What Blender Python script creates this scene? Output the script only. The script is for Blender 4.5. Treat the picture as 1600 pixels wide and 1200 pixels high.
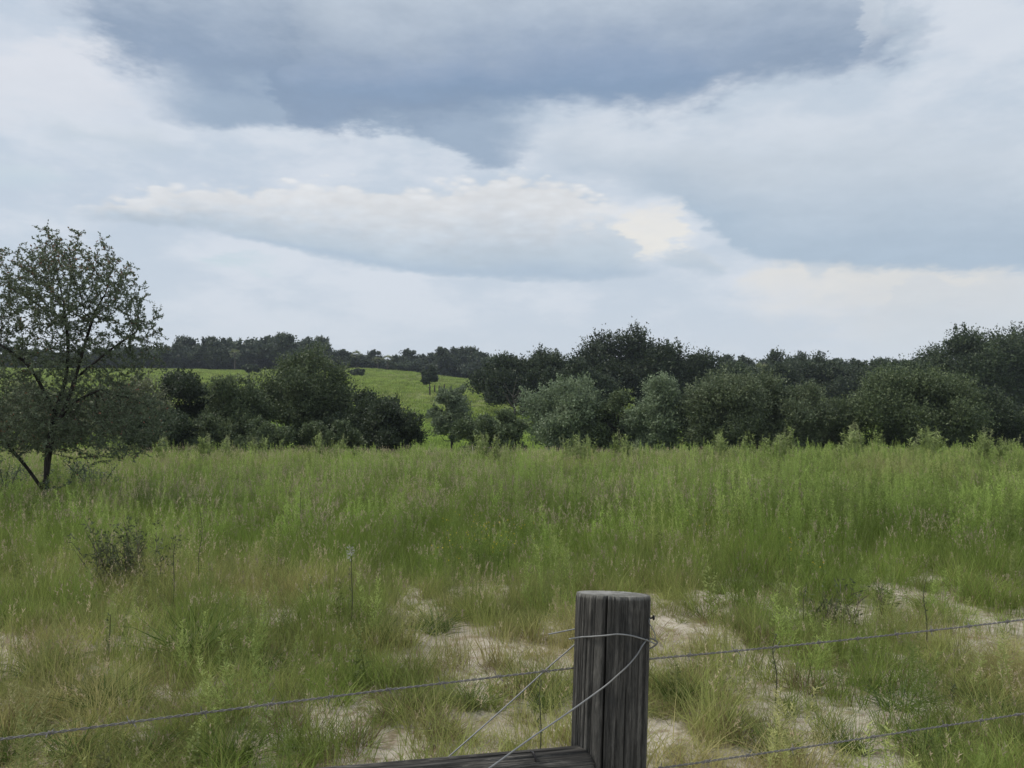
import bpy, math, random
import numpy as np
from mathutils import Vector, Matrix

# ------------------------------------------------------------------ clear
for o in list(bpy.data.objects):
    bpy.data.objects.remove(o)
SC = bpy.context.scene
COL = SC.collection
R = math.radians

# ------------------------------------------------------------------ camera
F = 1232.0                       # focal length in photograph pixels (1600 wide)
EYE = 1.6
PITCH = math.atan(50.0 / F)
cam = bpy.data.cameras.new("camera")
cam.sensor_width = 36.0
cam.lens = F / 1600.0 * 36.0
cam.clip_start = 0.05
cam.clip_end = 6000.0
camo = bpy.data.objects.new("camera", cam)
COL.objects.link(camo)
camo.location = (0, 0, EYE)
camo.rotation_euler = (math.pi / 2 + PITCH, 0, 0)
SC.camera = camo


def ray(px, py):
    dx, dy = (px - 800.0) / F, (600.0 - py) / F
    c, s = math.cos(PITCH), math.sin(PITCH)
    return np.array([dx, c - dy * s, s + dy * c])


def at(px, py, Y):
    d = ray(px, py)
    return np.array([0, 0, EYE]) + d * (Y / d[1])


def azel(px, py):
    d = ray(px, py)
    return math.degrees(math.atan2(d[0], d[1])), math.degrees(math.atan2(d[2], math.hypot(d[0], d[1])))


def lin(c):
    out = []
    for v in c[:3]:
        v = v / 255.0
        out.append(v / 12.92 if v <= 0.04045 else ((v + 0.055) / 1.055) ** 2.4)
    return tuple(out)


# ------------------------------------------------------------------ world
SUN_EL, SUN_AZ = R(53), R(-80)          # azimuth from +Y towards +X
W = bpy.data.worlds.new("World")
SC.world = W
W.use_nodes = True
W.cycles.sampling_method = 'MANUAL'
W.cycles.sample_map_resolution = 256
nt = W.node_tree
nt.nodes.clear()
BGS = 0.1


def N(t, **kw):
    n = nt.nodes.new(t)
    for k, v in kw.items():
        setattr(n, k, v)
    return n


def L(a, b):
    nt.links.new(a, b)


def M(op, a, b=None, c=None, clamp=False):
    n = N('ShaderNodeMath', operation=op, use_clamp=clamp)
    for i, v in enumerate((a, b, c)):
        if v is None:
            continue
        if isinstance(v, (int, float)):
            n.inputs[i].default_value = v
        else:
            L(v, n.inputs[i])
    return n.outputs[0]


def MR(v, a, b, lo=0.0, hi=1.0, kind='SMOOTHSTEP'):
    n = N('ShaderNodeMapRange', interpolation_type=kind)
    for s, x in zip(('Value', 'From Min', 'From Max', 'To Min', 'To Max'), (v, a, b, lo, hi)):
        if isinstance(x, (int, float)):
            n.inputs[s].default_value = x
        else:
            L(x, n.inputs[s])
    return n.outputs[0]


def MIX(f, a, b, mode='MIX'):
    n = N('ShaderNodeMix', data_type='RGBA', blend_type=mode)
    n.clamp_result = False
    for i, v in ((0, f), (6, a), (7, b)):
        if isinstance(v, (int, float)):
            n.inputs[i].default_value = v
        elif isinstance(v, tuple):
            n.inputs[i].default_value = (*[x / BGS for x in v], 1)
        else:
            L(v, n.inputs[i])
    return n.outputs[2]


tc = N('ShaderNodeTexCoord')
nrm = N('ShaderNodeVectorMath', operation='NORMALIZE')
L(tc.outputs['Generated'], nrm.inputs[0])
sep = N('ShaderNodeSeparateXYZ')
L(nrm.outputs[0], sep.inputs[0])
dX, dY, dZ = sep.outputs
az = M('MULTIPLY', M('ARCTAN2', dX, dY), 180 / math.pi)
el = M('MULTIPLY', M('ARCSINE', dZ), 180 / math.pi)
# cloud textures live on a flattened dome, so that they lie in layers
flat = N('ShaderNodeVectorMath', operation='MULTIPLY')
L(nrm.outputs[0], flat.inputs[0])
flat.inputs[1].default_value = (1, 1, 2.6)


def noise(scale, detail, rough=0.55, off=0.0):
    a = N('ShaderNodeVectorMath', operation='ADD')
    L(flat.outputs[0], a.inputs[0])
    a.inputs[1].default_value = (off, off * 1.7, off * .3)
    n = N('ShaderNodeTexNoise')
    n.inputs['Scale'].default_value = scale
    n.inputs['Detail'].default_value = detail
    n.inputs['Roughness'].default_value = rough
    L(a.outputs[0], n.inputs['Vector'])
    return n


n1 = noise(5.5, 5, .62)
n2 = noise(19, 5, .66, 3.1)
n3 = noise(2.2, 4, .6, 7.7)
s1 = N('ShaderNodeSeparateColor'); L(n1.outputs['Color'], s1.inputs[0])
s2 = N('ShaderNodeSeparateColor'); L(n2.outputs['Color'], s2.inputs[0])
w1u, w1v = M('SUBTRACT', s1.outputs[0], .5), M('SUBTRACT', s1.outputs[1], .5)
w2u, w2v = M('SUBTRACT', s2.outputs[0], .5), M('SUBTRACT', s2.outputs[1], .5)
vor = N('ShaderNodeTexVoronoi', feature='SMOOTH_F1')
vor.inputs['Scale'].default_value = 34
vor.inputs['Smoothness'].default_value = .35
vor.inputs['Detail'].default_value = 1.0
vor.inputs['Roughness'].default_value = .5
L(flat.outputs[0], vor.inputs['Vector'])
w3 = M('SUBTRACT', .45, vor.outputs['Distance'])

sky = N('ShaderNodeTexSky', sky_type='NISHITA')
sky.sun_disc = False
sky.sun_elevation = SUN_EL
sky.sun_rotation = SUN_AZ
sky.air_density = 1.0
sky.dust_density = 1.5

# veil of thin cloud over the blue
veil_lo, veil_hi = lin((200, 212, 225)), lin((219, 226, 235))
veil = MIX(MR(n1.outputs['Fac'], .38, .62), veil_lo, veil_hi)
horiz = MR(el, 1.0, 13.0, 1.0, 0.0)
veil = MIX(M('MULTIPLY', horiz, .75), veil, lin((212, 220, 230)))
col = MIX(0.93, sky.outputs[0], veil)
# generic broken cloud, all round the sky
gen = MR(n3.outputs['Fac'], .47, .63)
gen = M('MULTIPLY', gen, MR(el, 4, 24))
outside = M('MAXIMUM', MR(M('ABSOLUTE', az), 34, 52), MR(el, 27, 38))
col = MIX(M('MULTIPLY', gen, M('MULTIPLY_ADD', outside, .62, .16)), col, lin((165, 182, 208)))


def curve(pts):
    """edge of a cloud: elevation as a function of azimuth, from points of the sky"""
    ae = sorted(azel(*p) for p in pts)
    fc = N('ShaderNodeFloatCurve')
    fc.mapping.use_clip = False
    fc.mapping.extend = 'HORIZONTAL'
    c = fc.mapping.curves[0]
    P = [((a + 60) / 120, (e + 10) / 80) for a, e in ae]
    while len(c.points) < len(P):
        c.points.new(.5, .5)
    for q, (x, y) in zip(c.points, P):
        q.location = (x, y)
        q.handle_type = 'AUTO_CLAMPED'
    fc.mapping.update()
    return fc


def skc(c):
    ref = (204, 214, 226)
    c = [a + (b - a) * .10 for a, b in zip(c, ref)]
    return lin((c[0] + 1, c[1] + 1, c[2] - 3))


def cloud(low, up, flo, fup, cb, ct, a1=1.0, a2=.5, a3=0.0, op=1.0, grain=.06, hl=None):
    global col
    b1, b2 = a1 * 6.5, a2 * 5.0
    flo, fup = flo * 1.3 + .10, fup * 1.2 + .04
    u = M('MULTIPLY_ADD', w1u, b1 * 1.8, M('MULTIPLY_ADD', w2u, b2 * 1.6, az))
    v = M('MULTIPLY_ADD', w1v, b1, M('MULTIPLY_ADD', w2v, b2, el))
    un = M('MULTIPLY_ADD', u, 1 / 120, .5)
    cl, cu = curve(low), curve(up)
    L(un, cl.inputs['Value']); L(un, cu.inputs['Value'])
    lo = M('MULTIPLY_ADD', cl.outputs[0], 80, -10.0)
    hi = M('MULTIPLY_ADD', cu.outputs[0], 80, -10.0)
    if a3:
        hi = M('MULTIPLY_ADD', w3, a3, hi)
    m = M('MULTIPLY', MR(M('SUBTRACT', v, lo), -flo, flo), MR(M('SUBTRACT', hi, v), -fup, fup))
    azs = [azel(*p)[0] for p in low] + [azel(*p)[0] for p in up]
    e0, e1 = min(azs), max(azs)
    fe = min(5.0, .24 * (e1 - e0))
    m = M('MULTIPLY', m, M('MULTIPLY', MR(u, e0, e0 + fe), MR(u, e1, e1 - fe)))
    t = MR(v, lo, hi)
    c = MIX(t, skc(cb), skc(ct))
    if grain:
        g = M('MULTIPLY_ADD', w2v, grain * 2, M('MULTIPLY_ADD', w1u, grain * 3, 1.0))
        if a3:
            g = M('MULTIPLY_ADD', w3, grain * 1.5, g)
        cc = N('ShaderNodeVectorMath', operation='SCALE')
        L(c, cc.inputs[0]); L(g, cc.inputs['Scale'])
        c = cc.outputs[0]
    col = MIX(M('MULTIPLY', m, op) if op < 1 else m, col, c)


# pale warm gap low on the right
cloud([(1120, 500), (1200, 492), (1350, 490), (1500, 480), (1700, 470)], [(1120, 500), (1180, 425), (1300, 405), (1500, 405), (1700, 405)],
      1.3, .8, (224, 223, 225), (230, 226, 222), .6, .6, op=.7, grain=.02)
# grey heaps in front of that gap
cloud([(1280, 560), (1310, 545), (1600, 560), (1800, 560)], [(1285, 560), (1312, 478), (1335, 470), (1362, 492), (1395, 440), (1440, 424), (1500, 440), (1560, 426), (1800, 430)],
      .8, .18, (206, 214, 225), (211, 216, 225), .15, .35, .5, op=.75, grain=.02)
# blue-grey deck, right
cloud([(960, 330), (1020, 300), (1100, 345), (1180, 398), (1260, 418), (1400, 416), (1600, 418), (1900, 424)], [(960, 330), (1000, 250), (1100, 225), (1300, 205), (1600, 225), (1900, 250)],
      .35, 2.4, (168, 187, 210), (200, 210, 225), .5, .35, op=.95, grain=.05)
cloud([(830, 268), (900, 280), (1000, 292), (1100, 322), (1200, 322), (1290, 300)], [(800, 285), (880, 205), (1000, 215), (1120, 250), (1290, 290)],
      .45, 1.6, (178, 193, 213), (198, 208, 223), .5, .3, op=.7, grain=.04)
# white bank with a dark flat foot across the middle
cloud([(60, 330), (150, 343), (300, 358), (420, 378), (600, 416), (750, 430), (860, 434), (1000, 430), (1040, 405)],
      [(60, 335), (200, 292), (380, 290), (500, 281), (610, 290), (700, 281), (770, 272), (850, 278), (900, 290), (1000, 330), (1035, 400)],
      .22, .3, (183, 198, 217), (231, 232, 238), .22, .30, 1.2, op=.9, grain=.09)
cloud([(250, 352), (420, 379), (600, 416), (750, 431), (860, 435), (1010, 431), (1050, 420)], [(250, 350), (420, 362), (600, 385), (750, 398), (860, 390), (1010, 398), (1050, 425)],
      .15, .9, (171, 190, 214), (190, 204, 221), .25, .2, op=.8, grain=.03)
cloud([(840, 395), (900, 412), (1000, 412), (1020, 395)], [(840, 390), (890, 345), (950, 335), (985, 350), (1020, 392)],
      .8, .35, (190, 204, 221), (204, 213, 227), .3, .3, .6, op=.85, grain=.03)
# bright cream opening
cloud([(960, 352), (990, 372), (1020, 394), (1055, 386), (1085, 368), (1090, 340)], [(960, 345), (985, 336), (1020, 326), (1060, 330), (1085, 345), (1092, 350)],
      .5, .6, (244, 238, 230), (234, 231, 230), .35, .75, op=.7, grain=.04)
cloud([(900, 356), (920, 362), (950, 352)], [(898, 355), (930, 340), (952, 350)], .2, .35, (234, 231, 232), (230, 229, 234), .3, .8, op=.4, grain=0)
# small dark cloud beside it
cloud([(1020, 410), (1060, 418), (1120, 427), (1145, 424)], [(1018, 405), (1050, 392), (1075, 380), (1115, 402), (1148, 426)],
      .3, .25, (184, 199, 218), (200, 210, 224), .2, .3, .4, op=.9, grain=.02)
cloud([(1250, 418), (1285, 440), (1300, 425)], [(1248, 415), (1285, 405), (1302, 420)], .25, .3, (198, 208, 222), (192, 204, 220), .2, .3, op=.7, grain=0)
# smears, left
cloud([(60, 222), (130, 232), (220, 246), (290, 250)], [(50, 215), (120, 192), (220, 205), (300, 245)], .6, .9, (192, 205, 222), (205, 214, 228), .7, .4, op=.8, grain=.02)
cloud([(-60, 275), (60, 282), (120, 280)], [(-60, 255), (60, 252), (125, 276)], .5, .5, (196, 212, 228), (202, 215, 229), .4, .2, op=.8, grain=0)
cloud([(300, 412), (360, 420), (440, 416)], [(290, 405), (360, 402), (450, 412)], .4, .3, (192, 213, 226), (196, 214, 228), .3, .5, op=.7, grain=0)
# white patches, left
cloud([(-80, 190), (40, 195), (120, 175), (190, 178), (250, 172)], [(-80, 50), (40, 70), (110, 68), (200, 92), (255, 165)], .9, .6, (216, 221, 234), (222, 225, 237), .8, .6, op=.8, grain=.03)
# lighter ragged block under the big cloud, then the big dark cloud itself
cloud([(215, 150), (245, 180), (330, 195), (420, 190), (560, 194), (640, 205), (700, 235), (790, 262), (860, 230)], [(215, 150), (240, 85), (330, 70), (430, 80), (600, 90), (800, 130), (870, 200)],
      .38, 1.2, (146, 166, 194), (152, 171, 198), .5, .55, op=.92, grain=.05)
cloud([(40, 5), (90, 25), (150, 62), (235, 100), (330, 108), (420, 118), (450, 165), (520, 188), (590, 176), (640, 192), (720, 175), (800, 160), (900, 162), (1050, 165), (1150, 140), (1250, 122), (1350, 108), (1440, 75), (1500, 0)],
      [(40, -80), (300, -120), (800, -130), (1300, -120), (1500, -60)],
      .85, 4.5, (130, 150, 181), (192, 203, 220), .75, .6, op=.96, grain=.06)
cloud([(380, 110), (600, 150), (800, 160), (950, 158), (1100, 140), (1200, 110)], [(400, 95), (600, 90), (800, 70), (950, 55), (1100, 85), (1200, 105)],
      .9, 1.8, (122, 148, 184), (140, 160, 194), .9, .3, op=.7, grain=.04)
# bright rent at the upper right and its dark wisp
cloud([(1335, 40), (1350, 70), (1385, 60), (1400, 20)], [(1330, 0), (1350, -40), (1380, -40), (1405, 0)], 1.1, 1.0, (212, 219, 231), (214, 221, 232), .5, .7, op=.45, grain=0)
cloud([(1385, 70), (1410, 92), (1435, 88), (1445, 50)], [(1385, 20), (1400, -20), (1425, -20), (1445, 10)], 1.0, 1.0, (186, 200, 218), (192, 204, 220), .6, .7, op=.45, grain=0)

# the lower half of the world: dull ground colour below the horizon
col = MIX(MR(el, -3.0, -0.5, 1.0, 0.0), col, lin((90, 98, 70)))
bg = N('ShaderNodeBackground')
L(col, bg.inputs['Color'])
bg.inputs['Strength'].default_value = BGS
out = N('ShaderNodeOutputWorld')
L(bg.outputs[0], out.inputs['Surface'])

# ------------------------------------------------------------------ sun, exposure
sl = bpy.data.lights.new("sun", 'SUN')
sl.energy = 2.7
sl.angle = R(11)
sl.color = (1.0, .95, .87)
so = bpy.data.objects.new("sun", sl)
COL.objects.link(so)
sd = Vector((math.sin(SUN_AZ) * math.cos(SUN_EL), math.cos(SUN_AZ) * math.cos(SUN_EL), math.sin(SUN_EL)))
so.rotation_euler = sd.to_track_quat('Z', 'Y').to_euler()
so.location = (0, 0, 40)
vs = SC.view_settings
vs.view_transform = 'Standard'
vs.look = 'None'
vs.exposure = 0.0
vs.gamma = 1.0
vs.use_curve_mapping = False
SC.cycles.use_denoising = True
SC.cycles.max_bounces = 5
SC.cycles.diffuse_bounces = 3
SC.cycles.transparent_max_bounces = 8
SC.cycles.volume_bounces = 0

# ------------------------------------------------------------------ helpers
rng = np.random.default_rng(7)
_P = np.random.default_rng(99).random((256, 256))


def vnoise(x, y):
    xi, yi = np.floor(x).astype(int), np.floor(y).astype(int)
    fx, fy = x - xi, y - yi
    fx, fy = fx * fx * (3 - 2 * fx), fy * fy * (3 - 2 * fy)
    a = _P[xi % 256, yi % 256]; b = _P[(xi + 1) % 256, yi % 256]
    c = _P[xi % 256, (yi + 1) % 256]; d = _P[(xi + 1) % 256, (yi + 1) % 256]
    return (a * (1 - fx) + b * fx) * (1 - fy) + (c * (1 - fx) + d * fx) * fy


def fbm(x, y, oct=4, rough=.5):
    x, y = np.asarray(x, float), np.asarray(y, float)
    s, a, t = 0, 1, 0
    for i in range(oct):
        s = s + a * vnoise(x * 2 ** i + 17.3 * i, y * 2 ** i + 9.1 * i)
        t += a
        a *= rough
    return s / t


def sstep(x, a, b):
    t = np.clip((np.asarray(x, float) - a) / (b - a), 0, 1)
    return t * t * (3 - 2 * t)


def ground_z(x, y):
    x, y = np.asarray(x, float), np.asarray(y, float)
    a = np.degrees(np.arctan2(x, np.maximum(y, .01)))
    g = 1 - .22 * sstep(a, -12, -1) - .18 * sstep(a, -1, 10)
    z = np.interp(y, [-50, 6, 22, 31, 36, 46, 58, 72, 90, 120, 160, 200, 225, 250, 300, 400, 5000],
                  [0, 0, -.12, -.28, -.40, -1.4, -1.0, .1, 2.0, 5.4, 9.6, 13.2, 14.6, 15.2, 15.4, 15.0, 15.0])
    z = np.where(z > .3, z * g, z)
    far = sstep(y, 60, 120)
    z = z + (fbm(x * .03 + 5, y * .03, 3) - .5) * 1.6 * far
    z = z + (fbm(x * .35, y * .35 + 3, 3) - .5) * .16 * sstep(np.hypot(x, y), 2, 9)
    z = z + (fbm(x * 2.3 + 4, y * 2.3, 3) - .5) * .05
    return z


def gz(x, y):
    return float(ground_z(x, y))


def link(o, parent=None):
    COL.objects.link(o)
    if parent is not None:
        o.parent = parent
    return o


def tag(o, label=None, cat=None, group=None, kind=None):
    for k, v in (("label", label), ("category", cat), ("group", group), ("kind", kind)):
        if v:
            o[k] = v
    return o


def thing(name, loc, label, cat, group=None, rz=0.0, scale=1.0):
    o = bpy.data.objects.new(name, None)
    o.empty_display_size = .2
    o.location = loc
    o.rotation_euler = (0, 0, rz)
    o.scale = (scale,) * 3 if isinstance(scale, (int, float)) else scale
    COL.objects.link(o)
    return tag(o, label, cat, group)


def mesh_np(name, V, faces, mats, attrs=None, smooth=False, mi=None):
    """faces: list of int arrays (n,3) / (n,4)"""
    me = bpy.data.meshes.new(name)
    V = np.asarray(V, np.float32)
    faces = [np.asarray(f, np.int32) for f in faces if len(f)]
    nl = sum(f.size for f in faces)
    npoly = sum(len(f) for f in faces)
    me.vertices.add(len(V))
    me.vertices.foreach_set('co', V.ravel())
    me.loops.add(nl)
    me.loops.foreach_set('vertex_index', np.concatenate([f.ravel() for f in faces]))
    me.polygons.add(npoly)
    sizes = np.concatenate([np.full(len(f), f.shape[1], np.int32) for f in faces])
    me.polygons.foreach_set('loop_start', np.concatenate([[0], np.cumsum(sizes)[:-1]]).astype(np.int32))
    for m in (mats if isinstance(mats, (list, tuple)) else [mats]):
        me.materials.append(m)
    if mi is not None:
        me.polygons.foreach_set('material_index', np.asarray(mi, np.int32))
    me.polygons.foreach_set('use_smooth', np.full(npoly, bool(smooth)))
    if attrs:
        for k, a in attrs.items():
            at_ = me.attributes.new(k, 'FLOAT', 'POINT')
            at_.data.foreach_set('value', np.asarray(a, np.float32))
    me.update(calc_edges=True)
    me.validate()
    return me


def mobj(name, me, parent=None, loc=None):
    o = bpy.data.objects.new(name, me)
    if loc is not None:
        o.location = loc
    return link(o, parent)


def tube(pts, rad, seg=6, cap=True, base=0):
    """polyline -> (verts, quads, tris)"""
    P = np.asarray(pts, float)
    n = len(P)
    rad = np.broadcast_to(np.asarray(rad, float), (n,))
    T = np.gradient(P, axis=0)
    T /= np.linalg.norm(T, axis=1)[:, None] + 1e-12
    ref = np.array([0, 0, 1.0]) if abs(T[0, 2]) < .9 else np.array([1.0, 0, 0])
    nv = np.cross(T[0], ref); nv /= np.linalg.norm(nv)
    Ns = []
    for i in range(n):
        nv = nv - T[i] * np.dot(nv, T[i])
        nv /= np.linalg.norm(nv) + 1e-12
        Ns.append(nv)
    Ns = np.array(Ns)
    B = np.cross(T, Ns)
    a = np.linspace(0, 2 * math.pi, seg, endpoint=False)
    V = P[:, None, :] + rad[:, None, None] * (np.cos(a)[None, :, None] * Ns[:, None, :] + np.sin(a)[None, :, None] * B[:, None, :])
    V = V.reshape(-1, 3)
    i, j = np.meshgrid(np.arange(n - 1), np.arange(seg), indexing='ij')
    a0 = i * seg + j; a1 = i * seg + (j + 1) % seg
    Q = np.stack([a0, a1, a1 + seg, a0 + seg], -1).reshape(-1, 4)
    Tr = np.zeros((0, 3), int)
    if cap:
        V = np.vstack([V, P[:1], P[-1:]])
        k = np.arange(seg)
        Tr = np.vstack([np.stack([np.full(seg, n * seg), (k + 1) % seg, k], -1),
                        np.stack([np.full(seg, n * seg + 1), (n - 1) * seg + k, (n - 1) * seg + (k + 1) % seg], -1)])
    return V, Q + base, Tr + base


class Tubes:
    def __init__(s):
        s.V, s.Q, s.T, s.n = [], [], [], 0

    def add(s, pts, rad, seg=6, cap=True):
        v, q, t = tube(pts, rad, seg, cap, s.n)
        s.V.append(v); s.Q.append(q); s.T.append(t); s.n += len(v)
        return s

    def mesh(s, name, mat, smooth=True):
        return mesh_np(name, np.vstack(s.V), [np.vstack(s.Q), np.vstack(s.T)], mat, smooth=smooth)


def spline(pts, n=24):
    """Catmull-Rom through the points"""
    P = np.asarray(pts, float)
    P = np.vstack([2 * P[0] - P[1], P, 2 * P[-1] - P[-2]])
    out = []
    m = len(P) - 3
    for i in range(m):
        t = np.linspace(0, 1, max(2, n // m + 1), endpoint=(i == m - 1))[:, None]
        a, b, c, d = P[i:i + 4]
        out.append(.5 * (2 * b + (c - a) * t + (2 * a - 5 * b + 4 * c - d) * t ** 2 + (3 * b - a - 3 * c + d) * t ** 3))
    return np.vstack(out)


def unit(v):
    return v / (np.linalg.norm(v, axis=-1, keepdims=True) + 1e-9)


def leaves(C, D, Nn, ln, wd, cup=.25):
    """rhombic leaves: centres C, axis D, normals Nn, lengths, widths -> V, quads"""
    D = unit(D)
    S = unit(np.cross(D, Nn))
    U = np.cross(S, D)
    ln = np.asarray(ln)[:, None]; wd = np.asarray(wd)[:, None]
    V = np.stack([C - D * ln * .5, C + S * wd * .5 - D * ln * .05 + U * wd * cup, C + D * ln * .5, C - S * wd * .5 - D * ln * .05 + U * wd * cup], 1)
    Q = np.arange(len(C) * 4).reshape(-1, 4)
    return V.reshape(-1, 3), Q


# ------------------------------------------------------------------ materials
def mat_new(name):
    m = bpy.data.materials.new(name)
    m.use_nodes = True
    t = m.node_tree
    t.nodes.clear()
    return m, t


class G:
    """tiny node-graph helper for materials"""
    def __init__(s, t):
        s.t = t

    def n(s, typ, **kw):
        k = s.t.nodes.new(typ)
        for a, b in kw.items():
            setattr(k, a, b)
        return k

    def l(s, a, b):
        s.t.links.new(a, b)

    def math(s, op, a, b=None, clamp=False):
        k = s.n('ShaderNodeMath', operation=op, use_clamp=clamp)
        for i, v in enumerate((a, b)):
            if v is None:
                continue
            if isinstance(v, (int, float)):
                k.inputs[i].default_value = v
            else:
                s.l(v, k.inputs[i])
        return k.outputs[0]

    def mix(s, f, a, b, mode='MIX'):
        k = s.n('ShaderNodeMix', data_type='RGBA', blend_type=mode)
        for i, v in ((0, f), (6, a), (7, b)):
            if isinstance(v, (int, float)):
                k.inputs[i].default_value = v
            elif isinstance(v, tuple):
                k.inputs[i].default_value = (*v, 1)
            else:
                s.l(v, k.inputs[i])
        return k.outputs[2]

    def mr(s, v, a, b, lo=0., hi=1.):
        k = s.n('ShaderNodeMapRange', interpolation_type='SMOOTHSTEP')
        s.l(v, k.inputs[0])
        for i, x in enumerate((a, b, lo, hi)):
            k.inputs[i + 1].default_value = x
        return k.outputs[0]

    def noise(s, vec, scale, detail=4, rough=.55, dist=0.):
        k = s.n('ShaderNodeTexNoise')
        k.inputs['Scale'].default_value = scale
        k.inputs['Detail'].default_value = detail
        k.inputs['Roughness'].default_value = rough
        k.inputs['Distortion'].default_value = dist
        if vec is not None:
            s.l(vec, k.inputs['Vector'])
        return k.outputs['Fac']

    def attr(s, name, kind='GEOMETRY'):
        k = s.n('ShaderNodeAttribute', attribute_type=kind, attribute_name=name)
        return k.outputs['Fac']

    def objco(s):
        return s.n('ShaderNodeTexCoord').outputs['Object']

    def mapping(s, vec, scale):
        k = s.n('ShaderNodeMapping')
        k.inputs['Scale'].default_value = scale
        s.l(vec, k.inputs[0])
        return k.outputs[0]

    def finish(s, col, rough=.8, bump=None, bstr=.3, bdist=.01, spec=.3, trans=0., metal=0.):
        p = s.n('ShaderNodeBsdfPrincipled')
        if isinstance(col, tuple):
            p.inputs['Base Color'].default_value = (*col, 1)
        else:
            s.l(col, p.inputs['Base Color'])
        if isinstance(rough, (int, float)):
            p.inputs['Roughness'].default_value = rough
        else:
            s.l(rough, p.inputs['Roughness'])
        p.inputs['Specular IOR Level'].default_value = spec
        p.inputs['Metallic'].default_value = metal
        if bump is not None:
            b = s.n('ShaderNodeBump')
            b.inputs['Strength'].default_value = bstr
            b.inputs['Distance'].default_value = bdist
            s.l(bump, b.inputs['Height'])
            s.l(b.outputs[0], p.inputs['Normal'])
        sh = p.outputs[0]
        if trans:
            tr = s.n('ShaderNodeBsdfTranslucent')
            if isinstance(col, tuple):
                tr.inputs[0].default_value = (*col, 1)
            else:
                s.l(col, tr.inputs[0])
            mx = s.n('ShaderNodeMixShader')
            mx.inputs[0].default_value = trans
            s.l(sh, mx.inputs[1]); s.l(tr.outputs[0], mx.inputs[2])
            sh = mx.outputs[0]
        o = s.n('ShaderNodeOutputMaterial')
        s.l(sh, o.inputs['Surface'])


def leaf_mat(name, dark, light, odd=None, trans=.25, rough=.55, spec=.35):
    m, t = mat_new(name)
    g = G(t)
    a = g.attr('tint')
    c = g.mix(g.math('MULTIPLY', a, 1.0, True), dark, light)
    if odd:
        c = g.mix(g.mr(a, .955, .975), c, odd)
    oi = g.n('ShaderNodeObjectInfo')
    hv = g.n('ShaderNodeHueSaturation')
    g.l(c, hv.inputs['Color'])
    g.l(g.math('ADD', g.math('MULTIPLY', oi.outputs['Random'], .3), .85), hv.inputs['Value'])
    g.finish(hv.outputs[0], rough, spec=spec, trans=trans)
    return m


def bark_mat(name, a, b, scale=12):
    m, t = mat_new(name)
    g = G(t)
    v = g.mapping(g.objco(), (1, 1, .22))
    n = g.noise(v, scale, 6, .65)
    g.finish(g.mix(g.mr(n, .35, .68), a, b), .9, n, .6, .03, spec=.15)
    return m


# ------------------------------------------------------------------ ground sheet
def cover(x, y):
    """how thickly the grass stands (0 bare sand .. 1 closed sward)"""
    x, y = np.asarray(x, float), np.asarray(y, float)
    n = fbm(x * .55 + 31, y * .42 + 7, 4, .55)
    n2 = fbm(x * 1.7 + 3, y * 1.3 + 11, 3, .5)
    near = np.interp(y, [2, 4.5, 6, 8, 10.5, 14, 19], [.36, .40, .46, .63, .90, 1.1, 1.3])
    near = near - .10 * sstep(y, 10, 7) * np.exp(-((x - 1.2) / 1.6) ** 2) + .10 * sstep(x, -.5, -3) * sstep(y, 5.2, 6.2)
    spots = .55 * np.exp(-(((x + 1.55) / .95) ** 2 + ((y - 11.3) / .55) ** 2)) + .2 * np.exp(-(((x + .1) / .9) ** 2 + ((y - 7.4) / .5) ** 2))
    n3 = fbm(x * 4.2 + 13, y * 3.2 + 41, 3, .55)
    return np.clip((near - spots + (n - .5) * .85 + (n2 - .5) * 1.2 + (n3 - .5) * 1.1), 0, 1)


na, nr = 420, 210
ang = np.linspace(-math.pi, math.pi, na, endpoint=False)
# finer in front of the camera
ang = ang - .72 * np.sin(ang)
rad = np.concatenate([[0.25], 0.5 * (2600 / 0.5) ** np.linspace(0, 1, nr - 1)])
A_, R_ = np.meshgrid(ang, rad, indexing='xy')
X, Y = (R_ * np.sin(A_)).ravel(), (R_ * np.cos(A_)).ravel()
V = np.stack([X, Y, ground_z(X, Y)], 1)
i, j = np.meshgrid(np.arange(nr - 1), np.arange(na), indexing='ij')
Q = np.stack([i * na + j, (i + 1) * na + j, (i + 1) * na + (j + 1) % na, i * na + (j + 1) % na], -1).reshape(-1, 4)[:, ::-1]
V = np.vstack([V, [[0, 0, gz(0, 0)]]])
k = np.arange(na)
Tc = np.stack([np.full(na, len(V) - 1), (k + 1) % na, k], -1)

m_ground, t = mat_new("sandy_field_soil")
g = G(t)
geo = g.n('ShaderNodeNewGeometry')
pos = geo.outputs['Position']
cv = g.attr('cover')
nA = g.noise(pos, 1.4, 6, .6)
nB = g.noise(pos, 9, 6, .65)
nC = g.noise(pos, 55, 4, .7)
sand = g.mix(g.mr(nA, .3, .7), (.37, .32, .25), (.53, .475, .39))
sand = g.mix(g.mr(nB, .47, .64), sand, (.27, .215, .15))
sand = g.mix(g.math('MULTIPLY', g.mr(nC, .55, .72), .55), sand, (.20, .15, .09))
lit = g.mix(g.mr(nB, .35, .65), (.20, .165, .085), (.15, .15, .06))
c0 = g.mix(g.mr(g.math('ADD', cv, g.math('MULTIPLY', g.math('SUBTRACT', nB, .5), .8)), .28, .62), sand, lit)
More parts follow.
